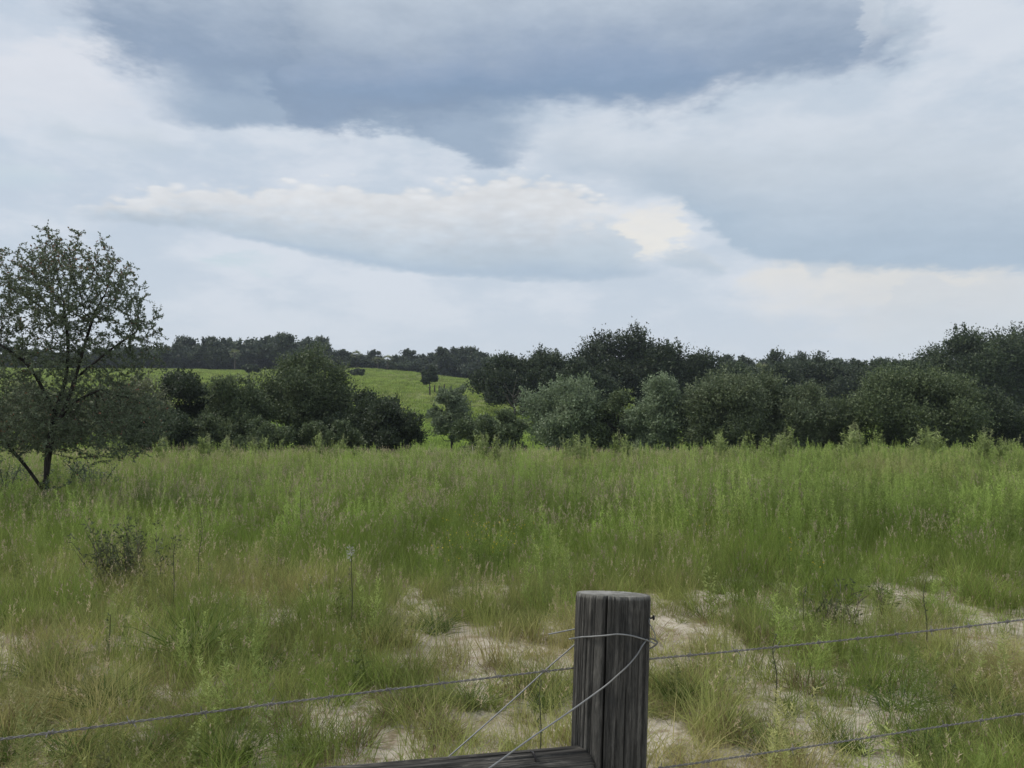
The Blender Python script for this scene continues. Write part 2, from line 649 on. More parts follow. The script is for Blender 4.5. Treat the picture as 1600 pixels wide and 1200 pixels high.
# far pasture: mown-looking rough grass in streaks
sp = g.n('ShaderNodeSeparateXYZ'); g.l(pos, sp.inputs[0])
st = g.noise(g.mapping(pos, (.02, .12, .05)), 1.6, 6, .65, .4)
st2 = g.noise(pos, .05, 4, .6)
pas = g.mix(g.mr(st, .36, .62), (.125, .150, .050), (.215, .215, .095))
pas = g.mix(g.mr(st2, .42, .62), pas, (.145, .185, .048))
nF = g.noise(g.mapping(pos, (.9, .35, .6)), 1.3, 5, .7)
pas = g.mix(g.mr(nF, .3, .75), g.mix(.45, pas, (.12, .15, .035)), pas)
pas = g.mix(g.mr(sp.outputs[2], 3.2, .5), pas, (.14, .22, .04))
c0 = g.mix(g.mr(sp.outputs[1], 34, 46), c0, pas)
hgt = g.math('ADD', g.math('MULTIPLY', nB, .7), g.math('MULTIPLY', nC, .35))
g.finish(c0, .95, hgt, .7, .03, spec=.1)
me = mesh_np("ground", V, [Q, Tc], m_ground, {'cover': cover(V[:, 0], V[:, 1])}, smooth=True)
tag(mobj("ground", me), kind="structure", label="sandy grass field rising to a far green hillside")

# ------------------------------------------------------------------ grass (stuff)
def grass_mat(name, dark, light, straw, trans=.42):
    m, t = mat_new(name)
    g = G(t)
    sh = g.attr('shade')
    dry = g.attr('dry', 'INSTANCER')
    lum = g.attr('lum', 'INSTANCER')
    c = g.mix(sh, dark, light)
    f = g.math('ADD', dry, g.math('MULTIPLY', g.math('SUBTRACT', sh, .5), .35), True)
    c = g.mix(f, c, straw)
    hv = g.n('ShaderNodeHueSaturation')
    g.l(c, hv.inputs['Color'])
    g.l(g.math('ADD', lum, .0), hv.inputs['Value'])
    g.finish(hv.outputs[0], .6, spec=.25, trans=trans)
    return m


def thing_grass_mat(name, dark, light, trans=.3):
    m, t = mat_new(name)
    g = G(t)
    g.finish(g.mix(g.attr('shade'), dark, light), .6, spec=.25, trans=trans)
    return m


GM = {
    'blade': grass_mat("grass_blade", (.140, .215, .034), (.315, .425, .090), (.38, .33, .15)),
    'seed': grass_mat("grass_seedhead", (.36, .31, .19), (.62, .53, .37), (.48, .38, .26)),
    'fennel': grass_mat("feathery_weed", (.165, .245, .044), (.345, .46, .115), (.36, .35, .15)),
    'dry': grass_mat("dry_grass", (.20, .15, .075), (.38, .30, .165), (.27, .195, .11)),
    'leaf': grass_mat("weed_leaf", (.14, .19, .045), (.29, .36, .11), (.26, .23, .11)),
}


class Blades:
    def __init__(s):
        s.V, s.Q, s.T, s.sh, s.n, s.mq, s.mt = [], [], [], [], 0, [], []

    def blades(s, base, dirv, length, width, bend, shade, mat=0, seg=3):
        """curved tapering blades; base (n,3), dirv (n,3) unit, bend = droop (n,)"""
        n = len(base)
        d = unit(dirv)
        hz = d.copy(); hz[:, 2] = 0
        hz = unit(hz + 1e-4)
        side = np.stack([-hz[:, 1], hz[:, 0], np.zeros(n)], 1)
        # twist the blade round its axis so that it is not always seen flat
        tw = rng.uniform(0, math.pi, n)[:, None]
        side = unit(side * np.cos(tw) + np.cross(d, side) * np.sin(tw))
        rows = []
        for k in range(seg + 1):
            t = k / seg
            p = base + d * (length * t)[:, None] + (hz * (bend * t * t * .75)[:, None] - np.array([0, 0, 1]) * (bend * t * t * .55)[:, None]) * length[:, None]
            w = (width * (1 - t ** 1.6))[:, None] * .5
            if k < seg:
                rows += [p - side * w, p + side * w]
            else:
                rows += [p]
        m = 2 * seg + 1
        V = np.stack(rows, 1).reshape(-1, 3)
        b = s.n + np.arange(n)[:, None] * m
        qs = []
        for k in range(seg - 1):
            qs.append(np.concatenate([b + 2 * k, b + 2 * k + 1, b + 2 * k + 3, b + 2 * k + 2], 1))
        q = np.stack(qs, 1).reshape(-1, 4)
        tr = np.concatenate([b + 2 * seg - 2, b + 2 * seg - 1, b + 2 * seg], 1)
        s.V.append(V); s.Q.append(q); s.T.append(tr)
        s.mq.append(np.full(len(q), mat)); s.mt.append(np.full(len(tr), mat))
        s.sh.append(np.repeat(np.broadcast_to(shade, (n,)), m)); s.n += n * m
        return s

    def leaf(s, C, D, Nn, ln, wd, shade, mat=0):
        v, q = leaves(C, D, Nn, ln, wd)
        s.V.append(v); s.Q.append(q + s.n); s.mq.append(np.full(len(q), mat))
        s.sh.append(np.repeat(np.broadcast_to(shade, (len(C),)), 4)); s.n += len(v)
        return s

    def mesh(s, name, mats):
        T = np.vstack(s.T) if s.T else np.zeros((0, 3), int)
        mi = np.concatenate(s.mq + (s.mt if s.T else []))
        return mesh_np(name, np.vstack(s.V), [np.vstack(s.Q), T], mats, {'shade': np.concatenate(s.sh)}, mi=mi)


def rdir(n, lean, spread):
    a = rng.uniform(0, 2 * math.pi, n)
    th = np.abs(rng.normal(lean, spread, n))
    return np.stack([np.sin(th) * np.cos(a), np.sin(th) * np.sin(a), np.cos(th)], 1)


def bases(n, r):
    a = rng.uniform(0, 2 * math.pi, n)
    q = r * np.sqrt(rng.random(n))
    return np.stack([q * np.cos(a), q * np.sin(a), np.full(n, -.01)], 1)


def tuft(b, n, r, h, w, lean, bend, mat=0, hv=.3, seg=3):
    bs = bases(n, r)
    d = rdir(n, lean, lean * .6)
    d[:, :2] += bs[:, :2] / max(r, .01) * lean * .8
    b.blades(bs, d, h * rng.uniform(1 - hv, 1 + hv * .6, n), w * rng.uniform(.7, 1.2, n), bend * rng.uniform(.3, 1.6, n), rng.random(n), mat, seg)
    return b


def stems_with_heads(b, n, r, h, lean, ms, mh, headlen=.12, nh=10, hw=.006):
    bs = bases(n, r)
    d = unit(rdir(n, lean, lean * .6))
    ln = h * rng.uniform(.7, 1.15, n)
    bd = np.abs(rng.normal(.12, .08, n))
    b.blades(bs, d, ln, np.full(n, .0045), bd, rng.random(n), ms, 3)
    hz = d.copy(); hz[:, 2] = 0; hz = unit(hz + 1e-4)
    for i in range(n):
        t = rng.uniform(1 - headlen / ln[i], 1.0, nh)
        p = bs[i] + d[i] * (ln[i] * t)[:, None] + (hz[i] * .75 - np.array([0, 0, .55])) * (bd[i] * t * t * ln[i])[:, None]
        dd = unit(d[i] + rng.normal(0, .45, (nh, 3)))
        b.leaf(p + dd * .012, dd, rng.normal(size=(nh, 3)), rng.uniform(.02, .045, nh), np.full(nh, hw), rng.random(nh), mh)
    return b


def feathery(b, n, r, h, mat, leafn=70, lsize=.042):
    """upright feathery weeds: stems set with thread-like leaves, a loose plume on top"""
    bs = bases(n, r)
    d = unit(rdir(n, .10, .08))
    ln = h * rng.uniform(.65, 1.1, n)
    b.blades(bs, d, ln, np.full(n, .007), np.full(n, .05), np.full(n, .2), mat, 3)
    for i in range(n):
        t = rng.uniform(.15, 1.02, leafn) ** .8
        rr = .10 * (1.05 - t) + .025
        a = rng.uniform(0, 2 * math.pi, leafn)
        out = np.stack([np.cos(a), np.sin(a), np.full(leafn, .9)], 1)
        p = bs[i] + d[i] * (ln[i] * t)[:, None] + unit(out) * (rr * rng.random(leafn))[:, None]
        b.leaf(p, unit(out + rng.normal(0, .3, (leafn, 3))), rng.normal(size=(leafn, 3)), lsize * rng.uniform(.6, 1.4, leafn), np.full(leafn, .0068), np.clip(t * .7 + rng.normal(.15, .15, leafn), 0, 1), mat)
    return b


def broadleaf(b, n, r, h, mat, leafn=30, ls=.05):
    bs = bases(n, r)
    d = unit(rdir(n, .12, .1))
    ln = h * rng.uniform(.6, 1.1, n)
    b.blades(bs, d, ln, np.full(n, .009), np.full(n, .05), np.full(n, .2), mat, 3)
    for i in range(n):
        t = rng.uniform(.2, 1.0, leafn)
        a = rng.uniform(0, 2 * math.pi, leafn)
        out = np.stack([np.cos(a), np.sin(a), rng.uniform(.2, 1.2, leafn)], 1)
        o = unit(out)
        sz = ls * (1.25 - .6 * t) * rng.uniform(.7, 1.2, leafn)
        p = bs[i] + d[i] * (ln[i] * t)[:, None] + o * (sz * .55)[:, None]
        nn = np.cross(o, np.cross(np.array([0, 0, 1.0]), o)) + rng.normal(0, .3, (leafn, 3))
        b.leaf(p, o, nn, sz, sz * .36, np.clip(.3 + .5 * t + rng.normal(0, .12, leafn), 0, 1), mat)
    return b


GMATS = [GM['blade'], GM['seed'], GM['fennel'], GM['dry'], GM['leaf']]
protos = []
# 0,1 sward tufts, upright, fine
for q in range(2):
    b = Blades(); tuft(b, 60, .14, .46, .0052, .20, .28); tuft(b, 10, .14, .34, .005, .3, .3, 3)
    protos.append(b)
# 2 tall stems with seed heads
b = Blades(); tuft(b, 34, .13, .46, .0052, .2, .3); stems_with_heads(b, 9, .15, .66, .13, 0, 1, .13, 9)
protos.append(b)
# 3 feathery weed
b = Blades(); feathery(b, 4, .13, .72, 2, 100); tuft(b, 14, .13, .3, .005, .3, .3)
protos.append(b)
# 4 dry wiry tuft
b = Blades(); tuft(b, 46, .09, .25, .0036, .45, .45, 3); tuft(b, 12, .08, .28, .004, .35, .3, 0)
protos.append(b)
# 5 low arching green tuft
b = Blades(); tuft(b, 60, .07, .30, .0055, .42, .55)
protos.append(b)
# 6 broadleaf weeds
b = Blades(); broadleaf(b, 4, .12, .55, 4, 24); tuft(b, 16, .14, .35, .005, .25, .3)
protos.append(b)
# 7 thin scatter of short grass and straws lying on the sand
b = Blades(); tuft(b, 11, .16, .15, .0035, .8, .4, 3, .5); tuft(b, 18, .16, .17, .004, .5, .5, 0, .4)
protos.append(b)
# 8 far coarse tuft
b = Blades(); tuft(b, 26, .5, .55, .05, .25, .25)
protos.append(b)
# 9 fine see-through stems (sparse tall)
b = Blades(); tuft(b, 14, .10, .62, .0036, .12, .12); stems_with_heads(b, 3, .1, .7, .1, 0, 1, .1, 6, .005)
protos.append(b)

pc = bpy.data.collections.new("grass_tufts")
for q, b in enumerate(protos):
    me = b.mesh("grass_tuft_%02d" % q, GMATS)
    o = bpy.data.objects.new("grass_tuft_%02d" % q, me)
    pc.objects.link(o)


def scatter(n, ymin, ymax, power=1.0, wide=.80, extra=1.2):
    u = rng.random(n)
    y = (ymin ** power + u * (ymax ** power - ymin ** power)) ** (1 / power)
    x = rng.uniform(-1, 1, n) * (y * wide + extra)
    return x, y


PX, PY, PK, PS, PH, PD, PL = [], [], [], [], [], [], []


def patchy(x, y):
    """hue and dryness of the sward, patch by patch"""
    d = fbm(x * .22 + 50, y * .16 + 9, 3, .6)
    d2 = fbm(x * .9 + 5, y * .55 + 70, 3, .6)
    dry = np.clip((d - .47) * 1.5 + (d2 - .5) * 1.6 - .04, 0, 1)
    green = np.exp(-(((x + 1.0) / 2.0) ** 2 + ((y - 9.6) / .9) ** 2))
    dry = dry * (1 - .9 * green)
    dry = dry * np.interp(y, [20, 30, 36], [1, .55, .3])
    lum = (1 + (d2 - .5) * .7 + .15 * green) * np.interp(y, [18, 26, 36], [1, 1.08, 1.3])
    return np.clip(dry, 0, .9), lum


def put(x, y, kinds, probs, smin, smax, hscale=1.0, dry_add=0.0):
    n = len(x)
    k = rng.choice(kinds, n, p=np.array(probs) / np.sum(probs))
    dry, lum = patchy(x, y)
    s = rng.uniform(smin, smax, n)
    PX.append(x); PY.append(y); PK.append(k); PS.append(s)
    hp = .62 + .76 * fbm(x * .7 + 12, y * .5 + 33, 3, .6)
    PH.append(hp * np.broadcast_to(hscale, (n,)) * rng.uniform(.8, 1.2, n))
    PD.append(np.clip(dry + dry_add + rng.normal(0, .1, n), 0, 1)); PL.append(lum * rng.uniform(.6, 1.3, n))


# near strip by the fence: clumps on sand
x, y = scatter(8200, 2.6, 9.5, 1.5)
c = cover(x, y)
kp = rng.random(len(x)) < np.clip(c * 1.35 + .02, 0, 1)
put(x[kp], y[kp], [0, 4, 5, 7, 9, 6, 3, 2], [.25, .09, .26, .05, .25, .01, .04, .05], .45, .95, np.interp(y[kp], [3, 6, 9], [.72, .85, 1.0]))
# straws and short blades over nearly everything
x, y = scatter(5200, 2.6, 11, 1.4)
c = cover(x, y)
kp = rng.random(len(x)) < np.clip(c * .7 + .32, 0, 1)
put(x[kp], y[kp], [7, 4, 9, 5], [.68, .10, .10, .12], .45, .95, .8)
# middle of the field
x, y = scatter(17000, 8.5, 20, 1.7)
c = cover(x, y)
fen = sstep(x / y, .12, .4)
kp = rng.random(len(x)) < np.clip(c * 1.2 - .03, 0, 1) * sstep(y, 7.5, 11)
f = (rng.random(len(x)) < .15 + .45 * fen)
a = kp & f
put(x[a], y[a], [3, 6, 9, 0], [.62, .08, .15, .15], .7, 1.1, 1.0)
a = kp & ~f
put(x[a], y[a], [0, 1, 2, 4, 6, 9], [.32, .28, .20, .07, .02, .11], .75, 1.15, 1.0)
# far part, up to and over the crest
x, y = scatter(15000, 19, 40, 1.7, .80, 1.5)
f = (rng.random(len(x)) < .10 + .35 * sstep(x / y, .1, .45))
put(x[f], y[f], [3, 6, 0], [.6, .12, .28], .8, 1.1, 1.0)
put(x[~f], y[~f], [0, 1, 2, 6], [.36, .32, .30, .02], .8, 1.1, 1.0)
# dip beyond the crest and hillside, coarse
x, y = scatter(9000, 40, 70, 1.5, .8, 2)
put(x, y, [8], [1], .8, 1.2, .8)
x, y = scatter(30000, 70, 232, 1.4, .72, 3)
put(x, y, [8], [1], .9, 1.7, .55, .10)
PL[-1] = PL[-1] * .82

PX, PY, PK, PS, PH, PD, PL = map(np.concatenate, (PX, PY, PK, PS, PH, PD, PL))
npnt = len(PX)
gm = bpy.data.meshes.new("grass")
gm.vertices.add(npnt)
gm.vertices.foreach_set('co', np.stack([PX, PY, ground_z(PX, PY)], 1).astype(np.float32).ravel())
for nm, typ, arr in (("kind_index", 'INT', PK), ("dry", 'FLOAT', PD), ("lum", 'FLOAT', PL)):
    a = gm.attributes.new(nm, typ, 'POINT')
    a.data.foreach_set('value', np.asarray(arr, np.int32 if typ == 'INT' else np.float32))
a = gm.attributes.new("siz", 'FLOAT_VECTOR', 'POINT')
a.data.foreach_set('vector', np.stack([PS, PS, PS * PH], 1).astype(np.float32).ravel())
a = gm.attributes.new("rot", 'FLOAT_VECTOR', 'POINT')
a.data.foreach_set('vector', np.stack([rng.normal(0, .06, npnt), rng.normal(0, .06, npnt), rng.uniform(0, 6.28, npnt)], 1).astype(np.float32).ravel())
gobj = mobj("grass", gm)
tag(gobj, label="long green and straw-coloured field grass with feathery weeds", cat="grass", kind="stuff")
for m_ in GMATS:
    gm.materials.append(m_)
ng = bpy.data.node_groups.new("grass_scatter", 'GeometryNodeTree')
ng.interface.new_socket("Geometry", in_out='INPUT', socket_type='NodeSocketGeometry')
ng.interface.new_socket("Geometry", in_out='OUTPUT', socket_type='NodeSocketGeometry')
gi, go = ng.nodes.new('NodeGroupInput'), ng.nodes.new('NodeGroupOutput')
ci = ng.nodes.new('GeometryNodeCollectionInfo')
ci.inputs['Collection'].default_value = pc
ci.inputs['Separate Children'].default_value = True
ci.inputs['Reset Children'].default_value = True
ip = ng.nodes.new('GeometryNodeInstanceOnPoints')
ip.inputs['Pick Instance'].default_value = True


def named(nm, typ):
    k = ng.nodes.new('GeometryNodeInputNamedAttribute')
    k.data_type = typ
    k.inputs['Name'].default_value = nm
    return k.outputs[0]


ng.links.new(gi.outputs[0], ip.inputs['Points'])
ng.links.new(ci.outputs[0], ip.inputs['Instance'])
ng.links.new(named("kind_index", 'INT'), ip.inputs['Instance Index'])
ng.links.new(named("rot", 'FLOAT_VECTOR'), ip.inputs['Rotation'])
ng.links.new(named("siz", 'FLOAT_VECTOR'), ip.inputs['Scale'])
ng.links.new(ip.outputs[0], go.inputs[0])
md = gobj.modifiers.new("scatter", 'NODES')
md.node_group = ng

# ------------------------------------------------------------------ trees
M_bark = bark_mat("grey_bark", (.035, .03, .025), (.13, .115, .095))
M_bark_dark = bark_mat("dark_bark", (.018, .016, .014), (.065, .058, .05))
LM = {
    'oak': leaf_mat("oak_leaf", (0.052, 0.078, 0.034), (0.169, 0.210, 0.094)),
    'dark': leaf_mat("dark_leaf", (0.026, 0.042, 0.021), (0.086, 0.114, 0.051)),
    'silver': leaf_mat("silver_leaf", (0.090, 0.124, 0.069), (0.264, 0.319, 0.184)),
    'green': leaf_mat("mid_leaf", (.070, .098, .046), (.195, .230, .120)),
    'olive': leaf_mat("olive_leaf", (0.081, 0.094, 0.051), (0.218, 0.234, 0.127)),
    'far': leaf_mat("far_leaf", (0.034, 0.048, 0.031), (0.100, 0.127, 0.068)),
    'near': leaf_mat("scrub_oak_leaf", (0.075, 0.101, 0.058), (0.231, 0.280, 0.168), odd=(0.338, 0.156, 0.096), trans=.3),
    'palm': leaf_mat("palm_leaf", (0.110, 0.132, 0.066), (0.297, 0.319, 0.165), trans=.15),
}


def crown_mesh(name, w, h, z0, mat, leaf, n, seed, depth=None, lumps=16, shape='dome', sprig=.25, top=None):
    """leafy crown: clumps of leaves on lumps spread through a dome-like volume, sprigs at the rim.
    Returns (mesh, lump centres)"""
    r = np.random.default_rng(seed)
    d = depth or w
    zc = z0 + (h - z0) * .45
    L_ = []
    lumps = int(lumps * 1.5)
    for q in range(lumps):
        # lump centres fill the envelope; big ones inside, smaller towards the rim
        u = r.normal(size=3); u /= np.linalg.norm(u)
        rho = r.random() ** .45 * .72
        p = u * rho
        if shape == 'cone':
            sx = 1.0 - .62 * (p[2] * .5 + .5)
        elif shape == 'flat':
            sx = 1.0 - .12 * abs(p[2])
        else:
            sx = 1.0 - .30 * max(p[2], 0) - .12 * max(-p[2], 0)
        rr = r.uniform(.20, .40) * (1.15 - .45 * rho)
        L_.append((p[0] * w / 2 * sx, p[1] * d / 2 * sx, zc + p[2] * (h - z0) * .5, rr))
    L_ = np.array(L_)
    # stretch so that the lumps reach the asked size
    ext = min(w, (h - z0) * 1.2)
    rad_ = L_[:, 3] * ext * .62
    for ax_, lo_, hi_, k_ in ((0, -w / 2, w / 2, .9), (1, -d / 2, d / 2, .9), (2, z0, h, .8)):
        for _ in range(6):
            a_, b_ = (L_[:, ax_] - rad_ * k_).min(), (L_[:, ax_] + rad_ * k_).max()
            L_[:, ax_] = (L_[:, ax_] - (a_ + b_) / 2) * min(1.8, max(.4, (hi_ - lo_) / (b_ - a_))) + (lo_ + hi_) / 2
    ncl = max(30, n // 26)
    li = r.choice(len(L_), ncl, p=rad_ ** 2 / (rad_ ** 2).sum())
    u = r.normal(size=(ncl, 3)); u = unit(u)
    u[:, 2] = np.where(u[:, 2] < -.75, -u[:, 2], u[:, 2])
    q = r.uniform(.62, 1.05, ncl)
    cc = L_[li, :3] + u * (rad_[li] * q)[:, None] * np.array([1, d / w, .82])
    # leaves in clumps
    ci_ = r.integers(0, ncl, n)
    sg = r.uniform(.07, .15, ncl) * ext * .42
    off = r.normal(size=(n, 3)) * sg[ci_][:, None] * np.array([1, 1, .7])
    C = cc[ci_] + off
    D = unit(u[ci_] * .8 + r.normal(0, .75, (n, 3)) + np.array([0, 0, .35]))
    # coarser foliage deep inside, so that the crown is closed
    nin = n // 3
    k0 = r.choice(len(L_), nin, p=rad_ ** 3 / (rad_ ** 3).sum())
    Cin = L_[k0, :3] + unit(r.normal(size=(nin, 3))) * (rad_[k0] * .8 * r.random(nin) ** .5)[:, None] * np.array([1, d / w, .8])
    # sprigs: leaves strung along short shoots that stick out of the crown
    ns = int(n * sprig)
    ncs = max(6, ns // 12)
    ci2 = r.integers(0, ncl, ncs)
    sdir = unit(u[ci2] * .8 + np.array([0, 0, .75]) + r.normal(0, .3, (ncs, 3)))
    sl_ = r.uniform(.06, .17, ncs) * ext * .75
    k2 = r.integers(0, ncs, ns)
    tt = r.random(ns)
    C2 = cc[ci2][k2] + sdir[k2] * (sl_[k2] * tt)[:, None] + r.normal(0, 1, (ns, 3)) * (leaf * .35)
    D2 = unit(sdir[k2] + r.normal(0, .6, (ns, 3)))
    C = np.vstack([C, C2, Cin]); D = np.vstack([D, D2, unit(r.normal(size=(nin, 3)))])
    nt_ = len(C)
    Nn = r.normal(0, .8, (nt_, 3)) + np.array([0, 0, .8])
    ln = leaf * r.uniform(.6, 1.35, nt_)
    ln[-nin:] *= 1.7
    lo = C[:, 2] < gfloor
    C[lo, 2] = gfloor + r.random(lo.sum()) * .3
    Dn = unit(D); Sd = unit(np.cross(Dn, Nn))
    hw = (ln * r.uniform(.30, .46, nt_))[:, None]
    Vv = np.stack([C - Dn * ln[:, None] * .42 + Sd * hw, C - Dn * ln[:, None] * .42 - Sd * hw, C + Dn * ln[:, None] * .62], 1).reshape(-1, 3)
    Qq = np.arange(nt_ * 3).reshape(-1, 3)
    ctint = r.normal(0, .27, ncl)
    tint = np.concatenate([ctint[ci_], ctint[ci2][k2] + .15, np.zeros(nin)]) + r.normal(.45, .13, nt_)
    me = mesh_np(name, Vv, [Qq], mat, {'tint': np.repeat(np.clip(tint, 0, 1), 3)})
    return me, L_[:, :3], rad_


gfloor = -.2


def trunk_mesh(name, targets, h, r0, mat, seed, fork=.25):
    r = np.random.default_rng(seed + 500)
    tb = Tubes()
    topz = h * .72
    zs = np.linspace(-.25, topz, 7)
    wob = np.cumsum(r.normal(0, r0 * .35, (7, 2)), axis=0); wob[0] = 0
    tr = np.column_stack([wob, zs])
    rr = r0 * np.interp(zs, [-.25, 0, h * .15, topz], [1.6, 1.25, .9, .25])
    tb.add(spline(tr, 18), np.interp(np.linspace(0, 1, len(spline(tr, 18))), np.linspace(0, 1, 7), rr), 8)
    for tg in targets:
        z1 = max(h * .10, min(tg[2] - h * .10, topz * .9)) * r.uniform(.55, .95)
        b0 = np.array([np.interp(z1, zs, tr[:, 0]), np.interp(z1, zs, tr[:, 1]), z1])
        mid = b0 * .45 + tg * .55 + np.array([0, 0, -.05 * h]) + r.normal(0, .03 * h, 3)
        s = spline([b0, mid, tg], 8)
        tb.add(s, np.linspace(r0 * .42, r0 * .07, len(s)), 5)
    return tb.mesh(name, mat)


def tree(name, px, ytop, Y, wpx, mat, label, cat='tree', leafpx=2.0, n=12000, seed=1, z0f=.05, lumps=16, shape='dome', sprig=.25, group=None, depth=None, bark=None, r0=None, dens=1.0):
    """px, ytop, wpx: where the photograph shows it; Y: metres away"""
    p = at(px, ytop, Y)
    z = gz(p[0], Y)
    h = p[2] - z
    w = wpx * Y / F
    me, ctr, rd = crown_mesh(name + "_crown", w, h, h * z0f, LM[mat], leafpx * Y / F * 1.42, int(n * 2.3 * dens), seed, (depth or min(w, 1.2 * h)), lumps, shape, sprig)
    t = thing(name, (p[0], Y, z), label, cat, group)
    o1 = mobj("crown", me, t)
    o2 = mobj("trunk", trunk_mesh(name + "_trunk", ctr[:9], h, r0 or max(.05, h * .022), bark or M_bark_dark, seed), t)
    return t


# -- shrubs and small trees just beyond the crest of the field
T = tree
T('scrub_shrub', 205, 592, 40, 150, 'olive', "grey-olive twiggy shrub right behind the near tree's drooping branches", 'shrub', n=9000, seed=11, sprig=.4)
T('oak_shrub', 285, 583, 43, 120, 'dark', "dark rounded shrub with a flat top, left of the spiky young tree", 'shrub', n=11000, seed=12)
T('small_oak_tree', 372, 586, 41, 118, 'oak', "loose spiky young tree between two dark shrubs", 'tree', n=7500, seed=13, shape='cone', sprig=.5, lumps=18)
T('oak_tree', 482, 541, 45, 158, 'oak', "tallest dark green tree of the thicket on the left, hiding a palm", 'tree', n=17000, seed=14, lumps=24)
T('oak_shrub', 562, 612, 43.5, 110, 'dark', "dark shrub leaning against the tall thicket tree", 'shrub', n=9000, seed=15)
T('evergreen_shrub', 608, 622, 41, 112, 'dark', "nearly black rounded bush closing the thicket before the grass gap", 'shrub', n=13000, seed=16, sprig=.12)
T('low_shrub', 250, 640, 38, 120, 'dark', "low dark bush at the foot of the flat-topped shrub", 'shrub', n=7000, seed=31)
T('low_shrub', 415, 655, 37.5, 90, 'oak', "low leafy bush under the spiky young tree", 'shrub', n=4500, seed=32, sprig=.4)
T('low_shrub', 518, 660, 38, 100, 'oak', "low leafy bush at the foot of the tall thicket tree", 'shrub', n=5000, seed=33, sprig=.35)
T('low_shrub', 330, 650, 38.5, 90, 'oak', "low bush filling the gap under the thicket", 'shrub', n=5000, seed=34, sprig=.35)
T('small_oak_tree', 706, 604, 52, 84, 'silver', "small open-crowned tree with a bare trunk standing in the grass gap", 'tree', n=4600, seed=17, z0f=.2, sprig=.4, lumps=18, r0=.10)
T('oak_shrub', 757, 650, 40, 96, 'oak', "low rounded bush behind the old post and rail", 'shrub', n=8500, seed=18, sprig=.12)
T('oak_shrub', 790, 642, 41.5, 66, 'oak', "small bush joined to the low rounded one by the grass gap", 'shrub', n=6000, seed=36, sprig=.15)
T('silver_shrub', 884, 592, 47, 140, 'silver', "broad silvery green bush below the dark oaks, next to the grass gap", 'shrub', n=15000, seed=19, sprig=.35, lumps=22)
T('oak_shrub', 965, 612, 46, 84, 'oak', "dark narrow bush squeezed between two silvery bushes", 'shrub', n=8000, seed=20)
T('silver_shrub', 1026, 590, 45, 116, 'silver', "round-topped silvery bush in front of the tallest dark oak", 'shrub', n=13000, seed=21, sprig=.3, lumps=20)
T('green_tree', 1120, 579, 44, 150, 'green', "broad green bush-like tree right of the round-topped silvery bush", 'tree', n=17000, seed=22, lumps=26, sprig=.3)
T('green_tree', 1228, 583, 45, 145, 'green', "broad green bush-like tree with a notched top and dark oaks behind", 'tree', n=16000, seed=23, lumps=24, sprig=.3)
T('oak_shrub', 1302, 626, 47, 80, 'oak', "small dark bush in the gap between two broad green trees", 'shrub', n=6500, seed=24)
T('wide_oak_tree', 1420, 577, 44, 240, 'oak', "widest spreading bush-like oak in front of the rightmost tall oak", 'tree', n=24000, seed=25, lumps=34, sprig=.3, shape='flat')
T('oak_shrub', 1560, 610, 46, 150, 'dark', "dark shrub at the right edge of the view below the tall oak", 'shrub', n=12000, seed=26)
T('scrub_shrub', 60, 600, 42, 150, 'olive', "dull olive shrub seen through the near tree's lower branches", 'shrub', n=8000, seed=27, sprig=.4)
T('oak_shrub', -60, 590, 44, 170, 'oak', "dark shrub at the left edge behind the near tree", 'shrub', n=9000, seed=28)
# -- big oaks behind
T('live_oak_tree', 822, 546, 92, 180, 'dark', "dark spreading oak with pale dead limbs beside the grass gap", 'tree', n=16000, seed=41, lumps=26, r0=.4)
T('live_oak_tree', 1002, 517, 98, 235, 'dark', "tallest dome-shaped dark oak near the middle of the tree line", 'tree', n=24000, seed=42, lumps=34, r0=.5)
T('live_oak_tree', 905, 566, 88, 120, 'dark', "dark oak filling the saddle between the two big domed oaks", 'tree', n=10000, seed=43, lumps=20)
T('live_oak_tree', 1108, 556, 100, 130, 'dark', "dark oak on the right shoulder of the tallest domed oak", 'tree', n=10000, seed=44, lumps=18)
T('live_oak_tree', 1240, 550, 118, 110, 'far', "round-headed oak rising in the middle of the low stretch of tree line", 'tree', n=8000, seed=45, lumps=16)
T('live_oak_tree', 1295, 566, 112, 120, 'dark', "flat dark oak right of the round-headed one in the low tree line", 'tree', n=8000, seed=46, lumps=16)
T('live_oak_tree', 1190, 570, 110, 110, 'dark', "low dark oak left of the round-headed one in the low tree line", 'tree', n=7000, seed=47, lumps=14)
T('live_oak_tree', 1360, 566, 108, 120, 'far', "grey-green oak at the foot of the tall rightmost oak's slope", 'tree', n=8000, seed=48, lumps=16)
T('live_oak_tree', 1500, 516, 86, 250, 'dark', "tall dark oak rising with spiky shoots towards the right edge", 'tree', n=24000, seed=49, lumps=34, r0=.5, sprig=.4)
T('live_oak_tree', 1625, 518, 90, 200, 'dark', "tall dark oak cut off by the right edge of the view", 'tree', n=14000, seed=50, lumps=24, r0=.5, sprig=.4)
